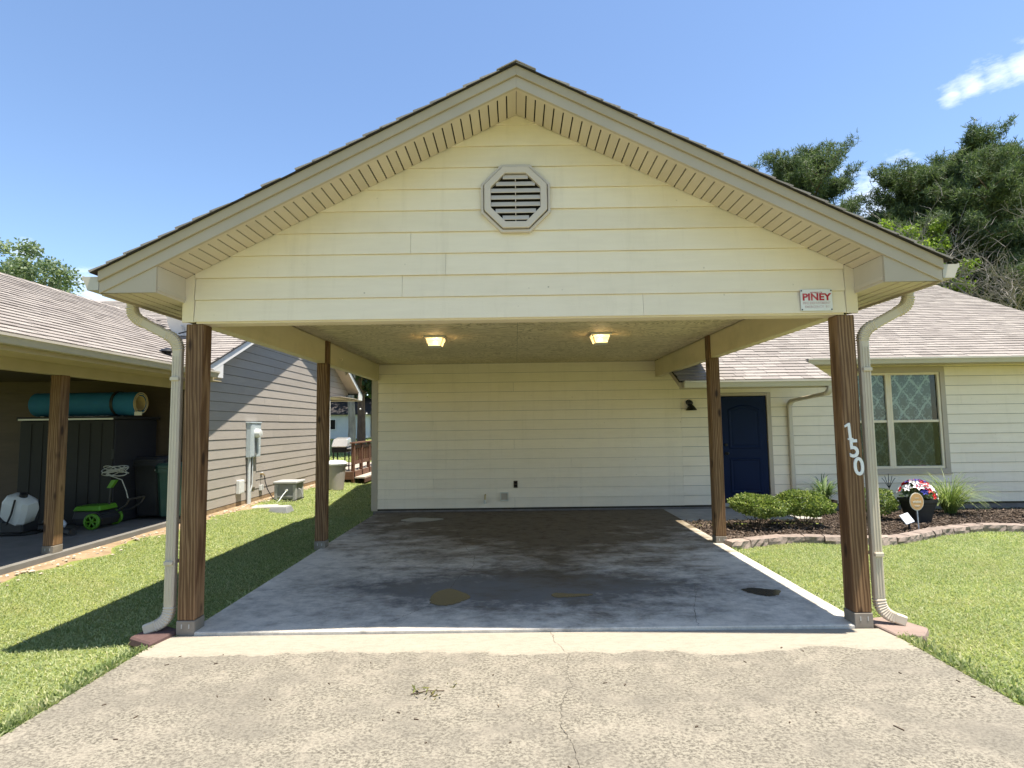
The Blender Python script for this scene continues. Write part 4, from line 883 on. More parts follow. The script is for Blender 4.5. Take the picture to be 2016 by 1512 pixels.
# ------------------------------------------------------------------ things in the neighbour's carport
ZS = .117
t = thing('storage_shed', (-7.17, 4.76, ZS), 'dark grey plastic storage shed in the neighbour\'s carport', 'shed')
bx(-7.93, -6.42, 4.27, 5.28, ZS+.02, 1.78).build('body', 'dark_resin', t, bevel=.01); bx(-7.97, -6.38, 4.21, 5.31, 1.782, 1.83).build('lid', 'dark_resin', t, bevel=.008)
for a, b in ((-7.92, -7.185), (-7.165, -6.43)):
    d = bx(a, b, 4.235, 4.268, ZS+.06, 1.76).build('door', 'shed_door', t, bevel=.006)
    for k in (.25, .5, .75): bx(a+(b-a)*k-.006, a+(b-a)*k+.006, 4.228, 4.234, ZS+.1, 1.72).build('door_rib', 'shed_door', d)
bx(-7.93, -6.42, 4.2, 4.212, 1.775, 1.80).build('front_trim', 'trim_white', t)
for k in range(9): bx(-6.418, -6.412, 4.32, 5.24, .3+k*.16, .312+k*.16).build('side_rib', 'dark_resin', t)
bx(-6.44, -6.40, 4.222, 4.236, 1.15, 1.30).build('hinge', 'black_metal', t)
t = thing('rolled_foam_mat', (-7.1, 4.6, 1.83), 'blue rolled foam water mat with a black strap on the dark shed', 'foam mat')
def spiral(x0, x1, cy, cz, r0, r1, th, turns):
    n = int(40*turns); O_, I_ = [], []
    for k in range(n+1):
        a = 2*PI*turns*k/n-.9; r = r0+(r1-r0)*k/n; O_.append((cy+(r+th/2)*math.cos(a), cz+(r+th/2)*math.sin(a))); I_.append((cy+(r-th/2)*math.cos(a), cz+(r-th/2)*math.sin(a)))
    return MB().prism([(x0, y, z) for y, z in O_+I_[::-1]], [(x1, y, z) for y, z in O_+I_[::-1]])
spiral(-7.95, -6.24, 4.58, 2.045, .135, .185, .030, 1.9).build('roll', 'foam_blue', t)
spiral(-7.93, -6.245, 4.58, 2.045, .117, .1175, .004, .999).build('inner_face', 'foam_beige', t); spiral(-6.25, -6.234, 4.58, 2.045, .136, .187, .012, 1.9).build('edge', 'foam_beige', t)
MB().prism([(-6.62, 4.58+.205*math.cos(a), 2.045+.205*math.sin(a)) for a in [2*PI*k/30 for k in range(30)]], [(-6.575, 4.58+.205*math.cos(a), 2.045+.205*math.sin(a)) for a in [2*PI*k/30 for k in range(30)]]).build('strap', 'black_plastic', t)
bx(-6.22, -6.1, 4.4, 4.404, 1.84, 1.90).xform(Matrix.Identity(4)).build('tag', 'ivory_plastic', t)
def wheelie(x, y, mat, label, w=.52, h=1.0, rot=0):
    t = thing('wheelie_bin', (x, y, ZS), label, 'bin', 'wheelie bins in the neighbour\'s carport'); M = Matrix.Translation((x, y, ZS)) @ Matrix.Rotation(rot, 4, 'Z'); w2 = w/2
    def ring(s, z, r=.06): return [(s*a, s*b, z) for a, b in [(-w2+r, -w2), (w2-r, -w2), (w2, -w2+r), (w2, w2-r), (w2-r, w2), (-w2+r, w2), (-w2, w2-r), (-w2, -w2+r)]]
    MB().loft([ring(.78, .06), ring(.80, .09), ring(.98, h-.12), ring(1.08, h-.12), ring(1.08, h-.05), ring(1.0, h-.05)]).xform(M).build('body', mat, t)
    MB().loft([ring(1.1, h-.045), ring(1.1, h-.01), ring(.9, h+.03)]).xform(M).build('lid', mat, t)
    for s in (-1, 1): MB().lathe([(.1, -.025), (.1, .025)], (0, 0, 0), 16).xform(M @ Matrix.Translation((s*w2*.86, w2*.8, .1)) @ Matrix.Rotation(PI/2, 4, 'Y')).build('wheel', 'black_plastic', t)
    MB().tube([(-w2*.8, w2*1.12, h-.08), (w2*.8, w2*1.12, h-.08)], .016).xform(M).build('handle', mat, t)
    return t
b1 = wheelie(-6.22, 4.98, 'black_plastic', 'black wheelie bin beside the dark shed in the neighbour\'s carport', .5, 1.0)
bx(-6.06, -6.02, 4.712, 4.716, ZS+.80, ZS+.83).build('sticker', 'white_plastic', b1)
wheelie(-5.80, 4.86, 'bin_green', 'dark green wheelie bin at the end of the neighbour\'s carport slab', .44, .90, .15)
t = thing('yard_machine', (-6.55, 4.02, ZS), 'bright green and black wheeled yard machine on the neighbour\'s slab', 'machine')
MB().loft([[(-6.72, 3.92, ZS+.05), (-6.32, 3.92, ZS+.05), (-6.32, 4.28, ZS+.05), (-6.72, 4.28, ZS+.05)], [(-6.76, 3.9, ZS+.16), (-6.3, 3.9, ZS+.16), (-6.3, 4.3, ZS+.16), (-6.76, 4.3, ZS+.16)], [(-6.74, 3.92, ZS+.27), (-6.4, 3.92, ZS+.27), (-6.4, 4.28, ZS+.27), (-6.74, 4.28, ZS+.27)]]).build('body', 'black_plastic', t, bevel=.015)
MB().loft([[(-6.76, 3.9, ZS+.272), (-6.34, 3.9, ZS+.272), (-6.34, 4.3, ZS+.272), (-6.76, 4.3, ZS+.272)], [(-6.73, 3.93, ZS+.34), (-6.36, 3.93, ZS+.35), (-6.36, 4.27, ZS+.35), (-6.73, 4.27, ZS+.34)]]).build('cover', 'lime_plastic', t, bevel=.012)
for y in (3.86, 4.34):
    w = MB().lathe([(.112, -.022), (.12, -.012), (.12, .012), (.112, .022), (.085, .022), (.085, -.022)], (0, 0, 0), 22).xform(Matrix.Translation((-6.42, y, ZS+.12)) @ Matrix.Rotation(PI/2, 4, 'X')).build('wheel', 'lime_plastic', t)
    for k in range(6): a = k*PI/3; MB().tube([(-6.42, y, ZS+.12), (-6.42+.09*math.cos(a), y, ZS+.12+.09*math.sin(a))], .013, 6).build('spoke', 'lime_plastic', w)
for y in (3.93, 4.27): MB().tube([(-6.4, y, ZS+.2), (-6.1, y, ZS+.26), (-5.96, y, ZS+.36), (-5.92, y, ZS+.44)], .012, 6).build('handle', 'black_plastic', t)
MB().tube([(-5.92, 3.93, ZS+.44), (-5.92, 4.27, ZS+.44)], .014, 6).build('handle_grip', 'black_plastic', t)
MB().hexa([(-6.36, 4.05, ZS+.60), (-6.30, 4.05, ZS+.60), (-6.30, 4.11, ZS+.60), (-6.36, 4.11, ZS+.60), (-6.29, 4.05, ZS+.72), (-6.22, 4.05, ZS+.72), (-6.22, 4.11, ZS+.72), (-6.29, 4.11, ZS+.72)]).build('trigger', 'lime_plastic', t)
MB().tube([(-6.33, 4.08, ZS+.35), (-6.31, 4.08, ZS+.61)], .014, 6).build('wand', 'black_plastic', t)
hc = thing('hose_coil', (-6.28, 4.10, ZS+.72), 'pale coiled thin hose looped above the green yard machine', 'hose'); P = []
for k in range(150):
    a = k*.23; r = .13+.035*math.sin(k*.31); P.append((-6.27+r*1.15*math.cos(a), 4.10+r*.9*math.sin(a), ZS+.86+.05*math.sin(a+k*.05)+.03*math.sin(k*.11)))
P += [(-6.15, 4.08, ZS+.72), (-6.06, 4.06, ZS+.55), (-6.03, 4.06, ZS+.44)]
MB().tube(P, .0075, 6).build('coil', 'hose_gray', hc, smooth=True)
t = thing('tank_sprayer', (-7.5, 3.6, ZS), 'white plastic tank sprayer tipped on the neighbour\'s slab', 'sprayer')
M = Matrix.Translation((-7.28, 3.55, ZS+.20)) @ Matrix.Rotation(R(24), 4, 'Y') @ Matrix.Rotation(R(12), 4, 'X')
def rr_(w, d, z, r=.05): return [(a, b, z) for a, b in [(-w+r, -d), (w-r, -d), (w, -d+r), (w, d-r), (w-r, d), (-w+r, d), (-w, d-r), (-w, -d+r)]]
MB().loft([rr_(.14, .10, 0), rr_(.19, .13, .06), rr_(.20, .14, .25), rr_(.17, .12, .36), rr_(.09, .08, .40)]).xform(M).build('tank', 'white_plastic', t, smooth=True)
MB().lathe([(.05, 0), (.05, .04), (.03, .05)], (0, 0, .40), 14).xform(M).build('cap', 'black_plastic', t); MB().tube([(.02, -.14, .40), (.05, -.17, .2), (.02, -.16, .02)], .012).xform(M).build('strap', 'black_plastic', t)
MB().tube([(-7.50, 3.45, ZS+.015), (-7.10, 3.45, ZS+.015), (-7.02, 3.6, ZS+.015), (-7.10, 3.8, ZS+.015), (-7.50, 3.8, ZS+.015)], .015, 6).build('base_frame', 'black_metal', t); bx(-7.45, -7.12, 3.47, 3.75, ZS+.03, ZS+.20).build('pump_base', 'black_plastic', t, bevel=.02)
t = thing('leaf_blower', (-6.75, 3.4, ZS), 'blue-white and black hand tool lying in front of the green yard machine', 'tool')
MB().tube([(-6.82, 3.72, ZS+.06), (-6.6, 3.55, ZS+.05), (-6.35, 3.42, ZS+.045)], [.05, .045, .055], 10).build('tube', 'black_plastic', t); MB().sphere((-6.87, 3.78, ZS+.1), .10, 12, 8, (1.2, .9, .9)).build('motor', 'panel_white', t, smooth=True)
MB().tube([(-6.95, 3.78, ZS+.16), (-7.05, 3.8, ZS+.2), (-7.1, 3.8, ZS+.12)], .018, 8).build('handle', 'black_plastic', t)
# roof bits on the neighbour
t = thing('satellite_dish', (-7.0, 6.9, 3.55), 'white satellite dish on the neighbour\'s roof', 'dish')
MB().lathe([(.02, .10), (.15, .075), (.26, .02), (.30, -.02), (.29, -.03), (.15, .055), (.02, .08)], (0, 0, 0), 22).xform(Matrix.Translation((-6.75, 6.4, 3.72)) @ Matrix.Rotation(R(-60), 4, 'X') @ Matrix.Rotation(R(14), 4, 'Y')).build('reflector', 'white_plastic', t, smooth=True)
MB().tube([(-6.75, 6.55, 3.44), (-6.75, 6.5, 3.62), (-6.75, 6.42, 3.70)], .02).build('mast', 'conduit_gray', t)
MB().tube([(-6.75, 6.35, 3.52), (-6.1, 6.2, 3.62), (-6.05, 6.2, 3.7)], .014).build('feed_arm', 'black_metal', t); MB().tube([(-6.10, 6.2, 3.62), (-6.0, 6.2, 3.58)], .02).build('feed_horn', 'black_metal', t)
t = thing('roof_vent', (-5.75, 4.05, 2.9), 'small dark round vent cap on the neighbour\'s carport roof', 'vent')
MB().lathe([(.05, 0), (.05, .08)], (-5.55, 4.15, 2.76), 12).build('pipe', 'black_metal', t); MB().lathe([(.01, .14), (.09, .11), (.12, .08), (.12, .07), (.01, .075)], (-5.55, 4.15, 2.76), 18).build('hood', 'black_metal', t, smooth=True)

# ------------------------------------------------------------------ utilities on the taupe wall
t = thing('meter_box', (NX+.06, 7.26, 1.0), 'pale grey electric meter box on the taupe siding', 'meter box')
bx(NX+.012, NX+.115, 7.03, 7.48, 1.0, 1.725).build('cabinet', 'meter_gray', t, bevel=.006); bx(NX+.008, NX+.128, 7.015, 7.495, 1.715, 1.74).build('hood', 'meter_gray', t, bevel=.004)
MB().lathe([(.095, 0), (.095, .05), (.08, .10), (.02, .11)], (0, 0, 0), 22).xform(Matrix.Translation((NX+.116, 7.26, 1.50)) @ Matrix.Rotation(PI/2, 4, 'Y')).build('meter_dial', 'white_plastic', t, smooth=True)
bx(NX+.116, NX+.122, 7.20, 7.29, 1.03, 1.40).build('slot_cover', 'resin_gray', t); bx(NX+.1155, NX+.1185, 7.05, 7.19, 1.02, 1.70).build('door', 'meter_gray', t)
MB().tube([(NX+.06, 7.09, .998), (NX+.06, 7.09, -.06)], .032, 12).build('conduit', 'conduit_gray', t, smooth=True); MB().tube([(NX+.06, 7.24, .998), (NX+.06, 7.24, .42), (NX+.05, 7.2, .3), (NX+.05, 7.2, -.03)], .013, 8).build('ground_conduit', 'conduit_gray', t)
bx(NX+.012, NX+.03, 7.28, 7.46, .35, .998).build('mount_board', 'taupe_siding', t)
t = bx(NX+.012, NX+.09, 6.66, 6.86, .29, .56).build('cable_box', 'white_plastic', bevel=.008); tag(t, 'small white utility box low on the taupe siding left of the conduit', 'utility box')
bx(NX+.09, NX+.094, 6.69, 6.83, .31, .54).build('cover', 'white_plastic', t)
t = thing('hose_faucet', (NX+.05, 7.72, .55), 'brass hose faucet with a dark hose on the taupe wall', 'faucet')
MB().tube([(NX+.0, 7.72, .60), (NX+.08, 7.72, .60), (NX+.10, 7.72, .56)], .014, 8).build('tap', 'brass', t); MB().tube([(NX+.03, 7.70, .63), (NX+.03, 7.80, .63)], .01, 6).build('tap_handle', 'conduit_gray', t)
MB().tube([(NX+.10, 7.72, .57), (NX+.12, 7.72, .42), (NX+.17, 7.74, .25), (NX+.30, 7.72, .06), (NX+.50, 7.62, .0), (NX+.75, 7.70, .01), (NX+.86, 8.02, .04)], .011, 8).build('hose', 'black_plastic', t, smooth=True)
bx(NX+.012, NX+.05, 7.66, 7.80, .25, .36).build('vent_plate', 'white_plastic', t)
t = thing('hose_reel_box', (-5.15, 8.1, 0), 'grey resin hose reel box on the ground by the taupe wall', 'hose box')
bx(-5.42, -4.96, 7.86, 8.28, .02, .36).build('body', 'resin_gray', t, bevel=.01); bx(-5.46, -4.92, 7.82, 8.32, .362, .42).build('lid', 'resin_light', t, bevel=.015)
for x in (-5.40, -4.985):
    for y in (7.875, 8.265): bx(x-.035, x+.035, y-.03, y+.03, -.05, .35).build('leg', 'resin_light', t, bevel=.008)
bx(-5.36, -5.02, 7.848, 7.858, .07, .10).build('front_rail', 'resin_light', t); MB().lathe([(.03, 0), (.03, .05)], (0, 0, 0), 12).xform(Matrix.Translation((-5.15, 7.858, .22)) @ Matrix.Rotation(PI/2, 4, 'X')).build('crank_hub', 'white_plastic', t)
MB().tube([(-5.15, 7.82, .21), (-5.18, 7.72, .14), (-5.22, 7.62, .03), (-5.24, 7.5, -.02)], .011, 8).build('lead_hose', 'conduit_gray', t, smooth=True); MB().tube([(-4.955, 8.0, .25), (-4.9, 8.0, .22), (-4.86, 8.0, .10)], .01, 6).build('crank', 'resin_light', t)
t = MB().loft([[(-4.92, 6.38, -.07), (-4.52, 6.38, -.07), (-4.52, 6.72, -.07), (-4.92, 6.72, -.07)], [(-4.88, 6.42, .05), (-4.56, 6.42, .05), (-4.56, 6.68, .05), (-4.88, 6.68, .05)]]).build('valve_box', 'resin_gray', bevel=.01); tag(t, 'low grey valve box lid in the grass near the hose reel', 'valve box')
bx(-4.87, -4.57, 6.43, 6.67, .0505, .062).build('lid', 'resin_light', t, bevel=.004)
t = MB().prism([(-5.4, 6.62, -.06), (-4.98, 6.75, -.06), (-5.0, 7.1, -.06), (-5.45, 7.05, -.06)], [(-5.4, 6.62, .02), (-4.98, 6.75, .02), (-5.0, 7.1, .025), (-5.45, 7.05, .025)]).build('concrete_pad', 'old_concrete', bevel=.01); tag(t, 'flat broken concrete pad on the ground below the meter box', 'concrete pad')

# ------------------------------------------------------------------ behind: bin, deck, grill, shed
t = thing('round_bin', (-4.82, 10.2, -.05), 'pale round lidded bin standing before the wooden deck', 'bin')
MB().lathe([(.20, 0), (.22, .02), (.27, .62), (.29, .63), (.29, .68)], (-4.85, 10.2, -.05), 24).build('body', 'bin_tan', t, smooth=True); MB().lathe([(.31, .66), (.32, .70), (.26, .76), (.05, .79)], (-4.85, 10.2, -.05), 24).build('lid', 'white_plastic', t, smooth=True)
deck = thing('wooden_deck', (-6.5, 13.5, 0), 'brown wooden deck with railing behind the taupe house', 'deck')
for k in range(30): bx(-8.6, -4.86, 11.75+k*.145, 11.89+k*.145, .27, .305).build('plank', 'deck_gray', deck)
bx(-8.6, -4.85, 11.70, 11.74, .08, .30).build('rim_board', 'deck_wood', deck); bx(-4.85, -4.81, 11.70, 16.1, .08, .30).build('rim_board', 'deck_wood', deck)
bx(-4.80, -4.50, 11.8, 16.0, .10, .14).build('step_tread', 'deck_gray', deck); bx(-4.52, -4.49, 11.8, 16.0, -.02, .10).build('step_riser', 'deck_wood', deck)
for k in range(6):
    y = 11.82+k*.85; bx(-4.90, -4.81, y-.045, y+.045, -.1, 1.12).build('rail_post', 'deck_wood', deck)
bx(-4.93, -4.79, 11.72, 16.1, 1.122, 1.16).build('top_rail', 'deck_wood', deck); bx(-4.88, -4.83, 11.75, 16.1, .98, 1.07).build('rail', 'deck_wood', deck); bx(-4.88, -4.83, 11.75, 16.1, .50, .60).build('rail', 'deck_wood', deck)
for k in range(22): y = 12.02+k*.19; bx(-4.875, -4.835, y-.02, y+.02, .601, .979).build('baluster', 'deck_wood', deck)
t = thing('barbecue_grill', (-5.3, 12.3, .31), 'steel barbecue grill with its lid raised on the wooden deck', 'grill')
bx(-5.6, -5.15, 12.1, 12.6, .85, 1.0).build('firebox', 'black_metal', t, bevel=.02)
MB().hexa([(-5.6, 12.05, 1.01), (-5.12, 12.05, 1.01), (-5.12, 12.6, 1.05), (-5.6, 12.6, 1.05), (-5.58, 12.2, 1.25), (-5.14, 12.2, 1.25), (-5.14, 12.55, 1.3), (-5.58, 12.55, 1.3)]).build('hood', 'grill_steel', t, bevel=.03); bx(-5.15, -4.98, 12.15, 12.55, .95, .98).build('side_shelf', 'grill_steel', t)
for x in (-5.55, -5.2):
    for y in (12.15, 12.55): MB().tube([(x, y, .31), (x, y, .86)], .02, 8).build('leg', 'black_metal', t)
bx(-5.6, -5.15, 12.1, 12.6, .42, .44).build('lower_shelf', 'black_metal', t)
sh = thing('white_shed', (-12.5, 36, .8), 'white outbuilding with dark roof beyond the lawn', 'shed')
bx(-15.5, -10.6, 34, 38, .5, 2.5).build('wall', 'far_white', sh)
MB().prism([(-15.9, 33.6, 2.5), (-15.9, 36, 3.95), (-15.9, 38.4, 2.5)], [(-10.2, 33.6, 2.5), (-10.2, 36, 3.95), (-10.2, 38.4, 2.5)]).build('roof', 'far_roof', sh)
for x in (-12.85, -11.5, -14.2):
    w = bx(x-.22, x+.22, 33.96, 33.99, 1.45, 2.2).build('window', 'trim_white', sh); bx(x-.16, x+.16, 33.94, 33.958, 1.5, 2.15).build('pane', 'dark_gap', w)
sl_ = thing('string_lights', (-5.2, 14.3, 2.3), 'string of small white bulbs hanging near the back deck', 'string lights'); A = Vector((-5.6, 14.35, 2.45)); B = Vector((-4.2, 19, 2.2)); P = [A.lerp(B, k/24)-Vector((0, 0, .55*math.sin(PI*k/24))) for k in range(25)]
MB().tube(P, .006, 5).build('wire', 'black_metal', sl_)
for k in range(2, 24, 2): MB().sphere(tuple(P[k]-Vector((0, 0, .05))), .035, 8, 6).build('bulb', 'white_plastic', sl_, smooth=True)

# ------------------------------------------------------------------ vegetation helpers
def unit(a): return a/np.maximum(np.linalg.norm(a, axis=1, keepdims=True), 1e-9)
def leaves(P, size, aspect=.45, bias=None, up=.0, droop=0.0):
    n = len(P); a = unit(rng.normal(size=(n, 3))+(0 if bias is None else bias)+np.array([0, 0, up])); b = unit(np.cross(a, rng.normal(size=(n, 3)))); l = (size*rng.uniform(.65, 1.25, n))[:, None]; w = l*aspect*.5
    mid = P+a*l*.5; tip = P+a*l; tip[:, 2] -= droop*l[:, 0]
    V = np.stack([P, mid+b*w, tip, mid-b*w], 1).reshape(-1, 3); F = np.arange(4*n).reshape(n, 4)
    return V, F
def needles(C, k, length, width, up=.5):
    n = len(C)*k; P = np.repeat(C, k, 0); a = unit(rng.normal(size=(n, 3))+np.array([0, 0, up])); b = unit(np.cross(a, rng.normal(size=(n, 3)))); l = length*rng.uniform(.7, 1.2, n)[:, None]
    V = np.stack([P-b*width*.5, P+b*width*.5, P+a*l+b*width*.15, P+a*l-b*width*.15], 1).reshape(-1, 3); return V, np.arange(4*n).reshape(n, 4)
def limb(m, p, d, L, r, n=6, sag=0.0, wob=.12, rr=random, seg=6):
    pts = [Vector(p)]; d = Vector(d).normalized(); rs = [r]
    for k in range(n):
        d = (d+Vector((rr.gauss(0, wob), rr.gauss(0, wob), rr.gauss(0, wob)+sag))).normalized(); pts.append(pts[-1]+d*(L/n)); rs.append(max(r*(1-.8*(k+1)/n), .004))
    m.tube(pts, rs, seg); return pts
def pine(x, y, h, cr, z0, label, seed, crown_lo=.45, ncl=40, dens=26, lean=(0, 0), shape=1.0):
    rr = random.Random(seed); t = thing('pine_tree', (x, y, z0), label, 'tree', 'pine trees behind the house'); m = MB(); top = Vector((x+lean[0], y+lean[1], z0+h*.95))
    trunk = [Vector((x, y, z0-.3)).lerp(top, k/9)+Vector((rr.gauss(0, .08), rr.gauss(0, .08), 0)) for k in range(10)]
    m.tube(trunk, [.26*(1-.85*k/9)*h/18 for k in range(10)], 10); C = []
    for i in range(ncl):
        f = crown_lo+(1-crown_lo)*((i+rr.random())/ncl); base = Vector((x, y, z0)).lerp(top, f); a = i*2.4+rr.gauss(0, .5)
        g = (f-crown_lo)/(1-crown_lo); L = cr*(.30+.80*math.sin(PI*min(1, .30+.70*g))**shape)*rr.uniform(.6, 1.1)
        pts = limb(m, base, (math.cos(a), math.sin(a), .10+.95*g*g), L, .055*h/18, 7, .035, .12, rr, 5)
        for k, q in enumerate(pts[3:]):
            for sgn in (-1, 1):
                tw = limb(m, q, (math.cos(a+sgn*.9), math.sin(a+sgn*.9), .35+.4*g), L*.34*rr.uniform(.6, 1.1), .018, 4, .06, .18, rr, 4)
                C += [(tuple(w_), .30) for w_ in tw[2:]]
        C += [(tuple(q), .30) for q in pts[5:]]
    m.build('trunk', 'bark_pine', t); cen = np.array([c[0] for c in C]); rad = np.array([c[1] for c in C])
    T = np.repeat(cen, dens, 0)+rng.normal(size=(len(cen)*dens, 3))*np.repeat(rad, dens)[:, None]*np.array([.62, .62, .42])
    V, F = needles(T, 4, .25, .036, .9); link('crown', npmesh('crown', V, F, 'pine_needle'), t); return t
def broadleaf(x, y, h, cr, z0, label, seed, mat='oak_leaf', bark='bark_gray', ncl=60, per=260, leaf=.16, crown_lo=.35, tr=.2, group=None, name='leafy_tree', flat=.8):
    rr = random.Random(seed); t = thing(name, (x, y, z0), label, 'tree', group); m = MB(); top = Vector((x, y, z0+h*.8))
    m.tube([Vector((x, y, z0-.3)).lerp(top, k/7)+Vector((rr.gauss(0, .07), rr.gauss(0, .07), 0))*(1 if k else 0) for k in range(8)], [tr*(1-.85*k/7) for k in range(8)], 10); C = []
    cz = z0+h*(crown_lo+1)/2; rz = h*(1-crown_lo)/2
    for i in range(ncl):
        v = Vector((rr.gauss(0, 1), rr.gauss(0, 1), rr.gauss(0, 1))).normalized()*(rr.random()**.33)*rr.uniform(.75, 1.05); p = Vector((x+v.x*cr, y+v.y*cr, cz+v.z*rz)); b = Vector((x, y, z0)).lerp(top, min(.95, max(.25, (p.z-z0)/h*.75)))
        if i % 2 == 0: limb(m, b, p-b, (p-b).length, tr*.22, 5, 0, .07, rr, 5)
        C.append((tuple(p), cr*rr.uniform(.16, .30)))
    m.build('trunk', bark, t); cen = np.array([c[0] for c in C]); rad = np.array([c[1] for c in C])
    Dv = unit(rng.normal(size=(len(cen)*per, 3)))*(rng.random((len(cen)*per, 1))**.45)
    P = np.repeat(cen, per, 0)+Dv*np.repeat(rad, per)[:, None]*np.array([1, 1, flat]); V, F = leaves(P, leaf, .6, None, .1)
    link('crown', npmesh('crown', V, F, mat), t); return t
def at(px, py, dist):                                # ground-plan helper: a point along the view through a photo pixel
    d = fw+rt*((px-1008)/1076.1)+up*((756-py)/1076.1); return CAM+d*dist
# big trees behind the house
p = at(1588, 700, 34); pine(p.x, p.y, 17.2, 4.7, .5, 'slender pine rising behind the carport roof ridge, left of the larger pine', 3, .50, 54, 24, shape=.8)
p = at(1905, 700, 29); pine(p.x, p.y, 14.6, 4.6, .5, 'tall dense dark pine at the right behind the house', 4, .34, 96, 28, (-.3, 0), .6)
p = at(2075, 700, 31); pine(p.x, p.y, 15.0, 4.4, .5, 'dense dark pine at the right edge of the picture', 5, .30, 88, 28, (0, 0), .6)
p = at(1800, 700, 26); broadleaf(p.x, p.y, 11.2, 2.3, .3, 'small bright green tree in front of the dark pines', 8, 'lime_leaf', 'bark_gray', 40, 240, .15, .5, .1)
p = at(1985, 700, 24); t = thing('bare_tree', (p.x, p.y, .3), 'leafless grey tree with tangled twigs before the dark pines', 'tree'); m = MB(); rr = random.Random(12)
def twigs(p0, d, L, r, depth):
    pts = limb(m, p0, d, L, r, 5, .01, .13, rr, 5 if depth > 1 else 4)
    if depth == 0: return
    for q in pts[1:]:
        for j in range(2 if depth > 1 else 1):
            dd = (Vector(d).normalized()+Vector((rr.gauss(0, .7), rr.gauss(0, .7), rr.gauss(.05, .55)))).normalized(); twigs(q, dd, L*rr.uniform(.42, .62), max(r*.5, .012), depth-1)
m.tube([(p.x, p.y, 0), (p.x-.1, p.y, 3.0), (p.x-.15, p.y, 6.2)], [.17, .14, .11], 8)
for a, zz in ((2.9, 3.4), (3.5, 4.2), (2.5, 4.9), (1.2, 5.2), (4.4, 5.5), (3.1, 6.1)): twigs((p.x-.12, p.y, zz), (math.cos(a), math.sin(a), .65), 4.2, .06, 3)
m.build('trunk', 'bark_dead', t)
p = at(30, 700, 36); broadleaf(p.x, p.y, 13.9, 4.0, .5, 'pale green leafy tree over the neighbour\'s roof at far left', 21, 'oak_leaf', 'bark_gray', 75, 260, .24, .4, .25)
p = at(150, 700, 44); broadleaf(p.x, p.y, 11.2, 3.0, .5, 'low pale green tree at the end of the neighbour\'s ridge', 22, 'oak_leaf', 'bark_gray', 40, 200, .25, .4, .2)
# trees seen in the gap between the houses
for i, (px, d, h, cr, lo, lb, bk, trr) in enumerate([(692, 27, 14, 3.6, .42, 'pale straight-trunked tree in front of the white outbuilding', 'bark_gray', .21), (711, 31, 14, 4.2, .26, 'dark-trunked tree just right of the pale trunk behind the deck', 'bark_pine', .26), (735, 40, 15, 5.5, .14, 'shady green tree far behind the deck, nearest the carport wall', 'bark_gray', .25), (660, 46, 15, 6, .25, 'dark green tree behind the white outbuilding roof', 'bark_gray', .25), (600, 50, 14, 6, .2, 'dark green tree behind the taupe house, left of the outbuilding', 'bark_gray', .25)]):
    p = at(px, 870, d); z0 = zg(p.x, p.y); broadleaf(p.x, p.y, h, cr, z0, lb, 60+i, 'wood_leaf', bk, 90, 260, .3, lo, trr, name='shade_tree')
# trees across the street, seen in the window glass
for i, (x, y, h, cr, lb) in enumerate([(-9, -34, 14, 5.5, 'leafy street tree behind the viewer, left of the drive'), (6, -38, 15, 6, 'leafy street tree behind the viewer, straight across the street'), (20, -33, 13, 5.5, 'leafy street tree behind the viewer, right of the drive')]):
    broadleaf(x, y, h, cr, zg(x, y), lb, 80+i, 'wood_leaf', 'bark_gray', 50, 130, .45, .2, .25, name='street_tree')

# ------------------------------------------------------------------ grass blades
def in_lawn(x, y):
    drv = (np.abs(x) < 2.815+.012*np.sin(y*9)) & (y < .0); slb = (x > -2.66) & (x < 2.705) & (y >= 0) & (y < 6)
    bed = (x > 2.7) & (y > np.interp(x, [q[0] for q in BORDER], [q[1] for q in BORDER])-.02) & (y < 6.2)
    house_ = (x > -2.74) & (y > 5.9) & (y < 15.4); neigh = (x < NX+.04) & (y > -1.25) & (y < 14.2)
    dirt = (x < NX+.30+.10*np.sin(y*3.1)+.06*np.sin(y*9.7)) & (x > NX-.1) & (y < 12.2)
    deckr = (x < -4.45) & (y > 11.7) & (y < 16.2)
    pav = (((x+2.9)/.16)**2+((y+.03)/.2)**2 < 1) | (((x-2.92)/.16)**2+((y-.0)/.17)**2 < 1)
    return ~(drv | slb | bed | house_ | neigh | dirt | deckr | pav)
def blades(x0, x1, y0, y1, dens, hgt, wid):
    n = int((x1-x0)*(y1-y0)*dens); x = rng.uniform(x0, x1, n); y = rng.uniform(y0, y1, n)
    patch = .5+.5*np.sin(x*2.3+np.sin(y*1.7)*1.4)*np.sin(y*2.9+np.cos(x*2.1)); k = in_lawn(x, y) & (rng.random(n) < .62+.38*patch)
    # only what the camera can see
    d = np.stack([x-CAM.x, y-CAM.y, np.full(n, -1.65)], 1); zz = d @ np.array(fw); u = d @ np.array(rt)/np.maximum(zz, .01); v = d @ np.array(up)/np.maximum(zz, .01)
    k &= (zz > .5) & (np.abs(u) < 1.75) & (v > -1.5); x, y = x[k], y[k]; n = len(x)
    z = np.array([zg(a, b) for a, b in zip(x, y)])-.005; P = np.stack([x, y, z], 1)
    az = rng.uniform(0, 2*np.pi, n); ln = rng.uniform(.15, .95, n); a = unit(np.stack([np.cos(az)*ln, np.sin(az)*ln, np.ones(n)*.62], 1)); b = np.stack([-np.sin(az+rng.normal(0, .5, n)), np.cos(az), np.zeros(n)], 1)
    l = (hgt*rng.uniform(.45, 1.25, n))[:, None]; w = (wid*rng.uniform(.7, 1.3, n))[:, None]*.5; mid = P+a*l*.55; tip = P+a*l*1.05+np.stack([np.cos(az), np.sin(az), -np.ones(n)*.55], 1)*l*.22
    return np.stack([P, mid+b*w, tip, mid-b*w], 1).reshape(-1, 3), n
GB = []
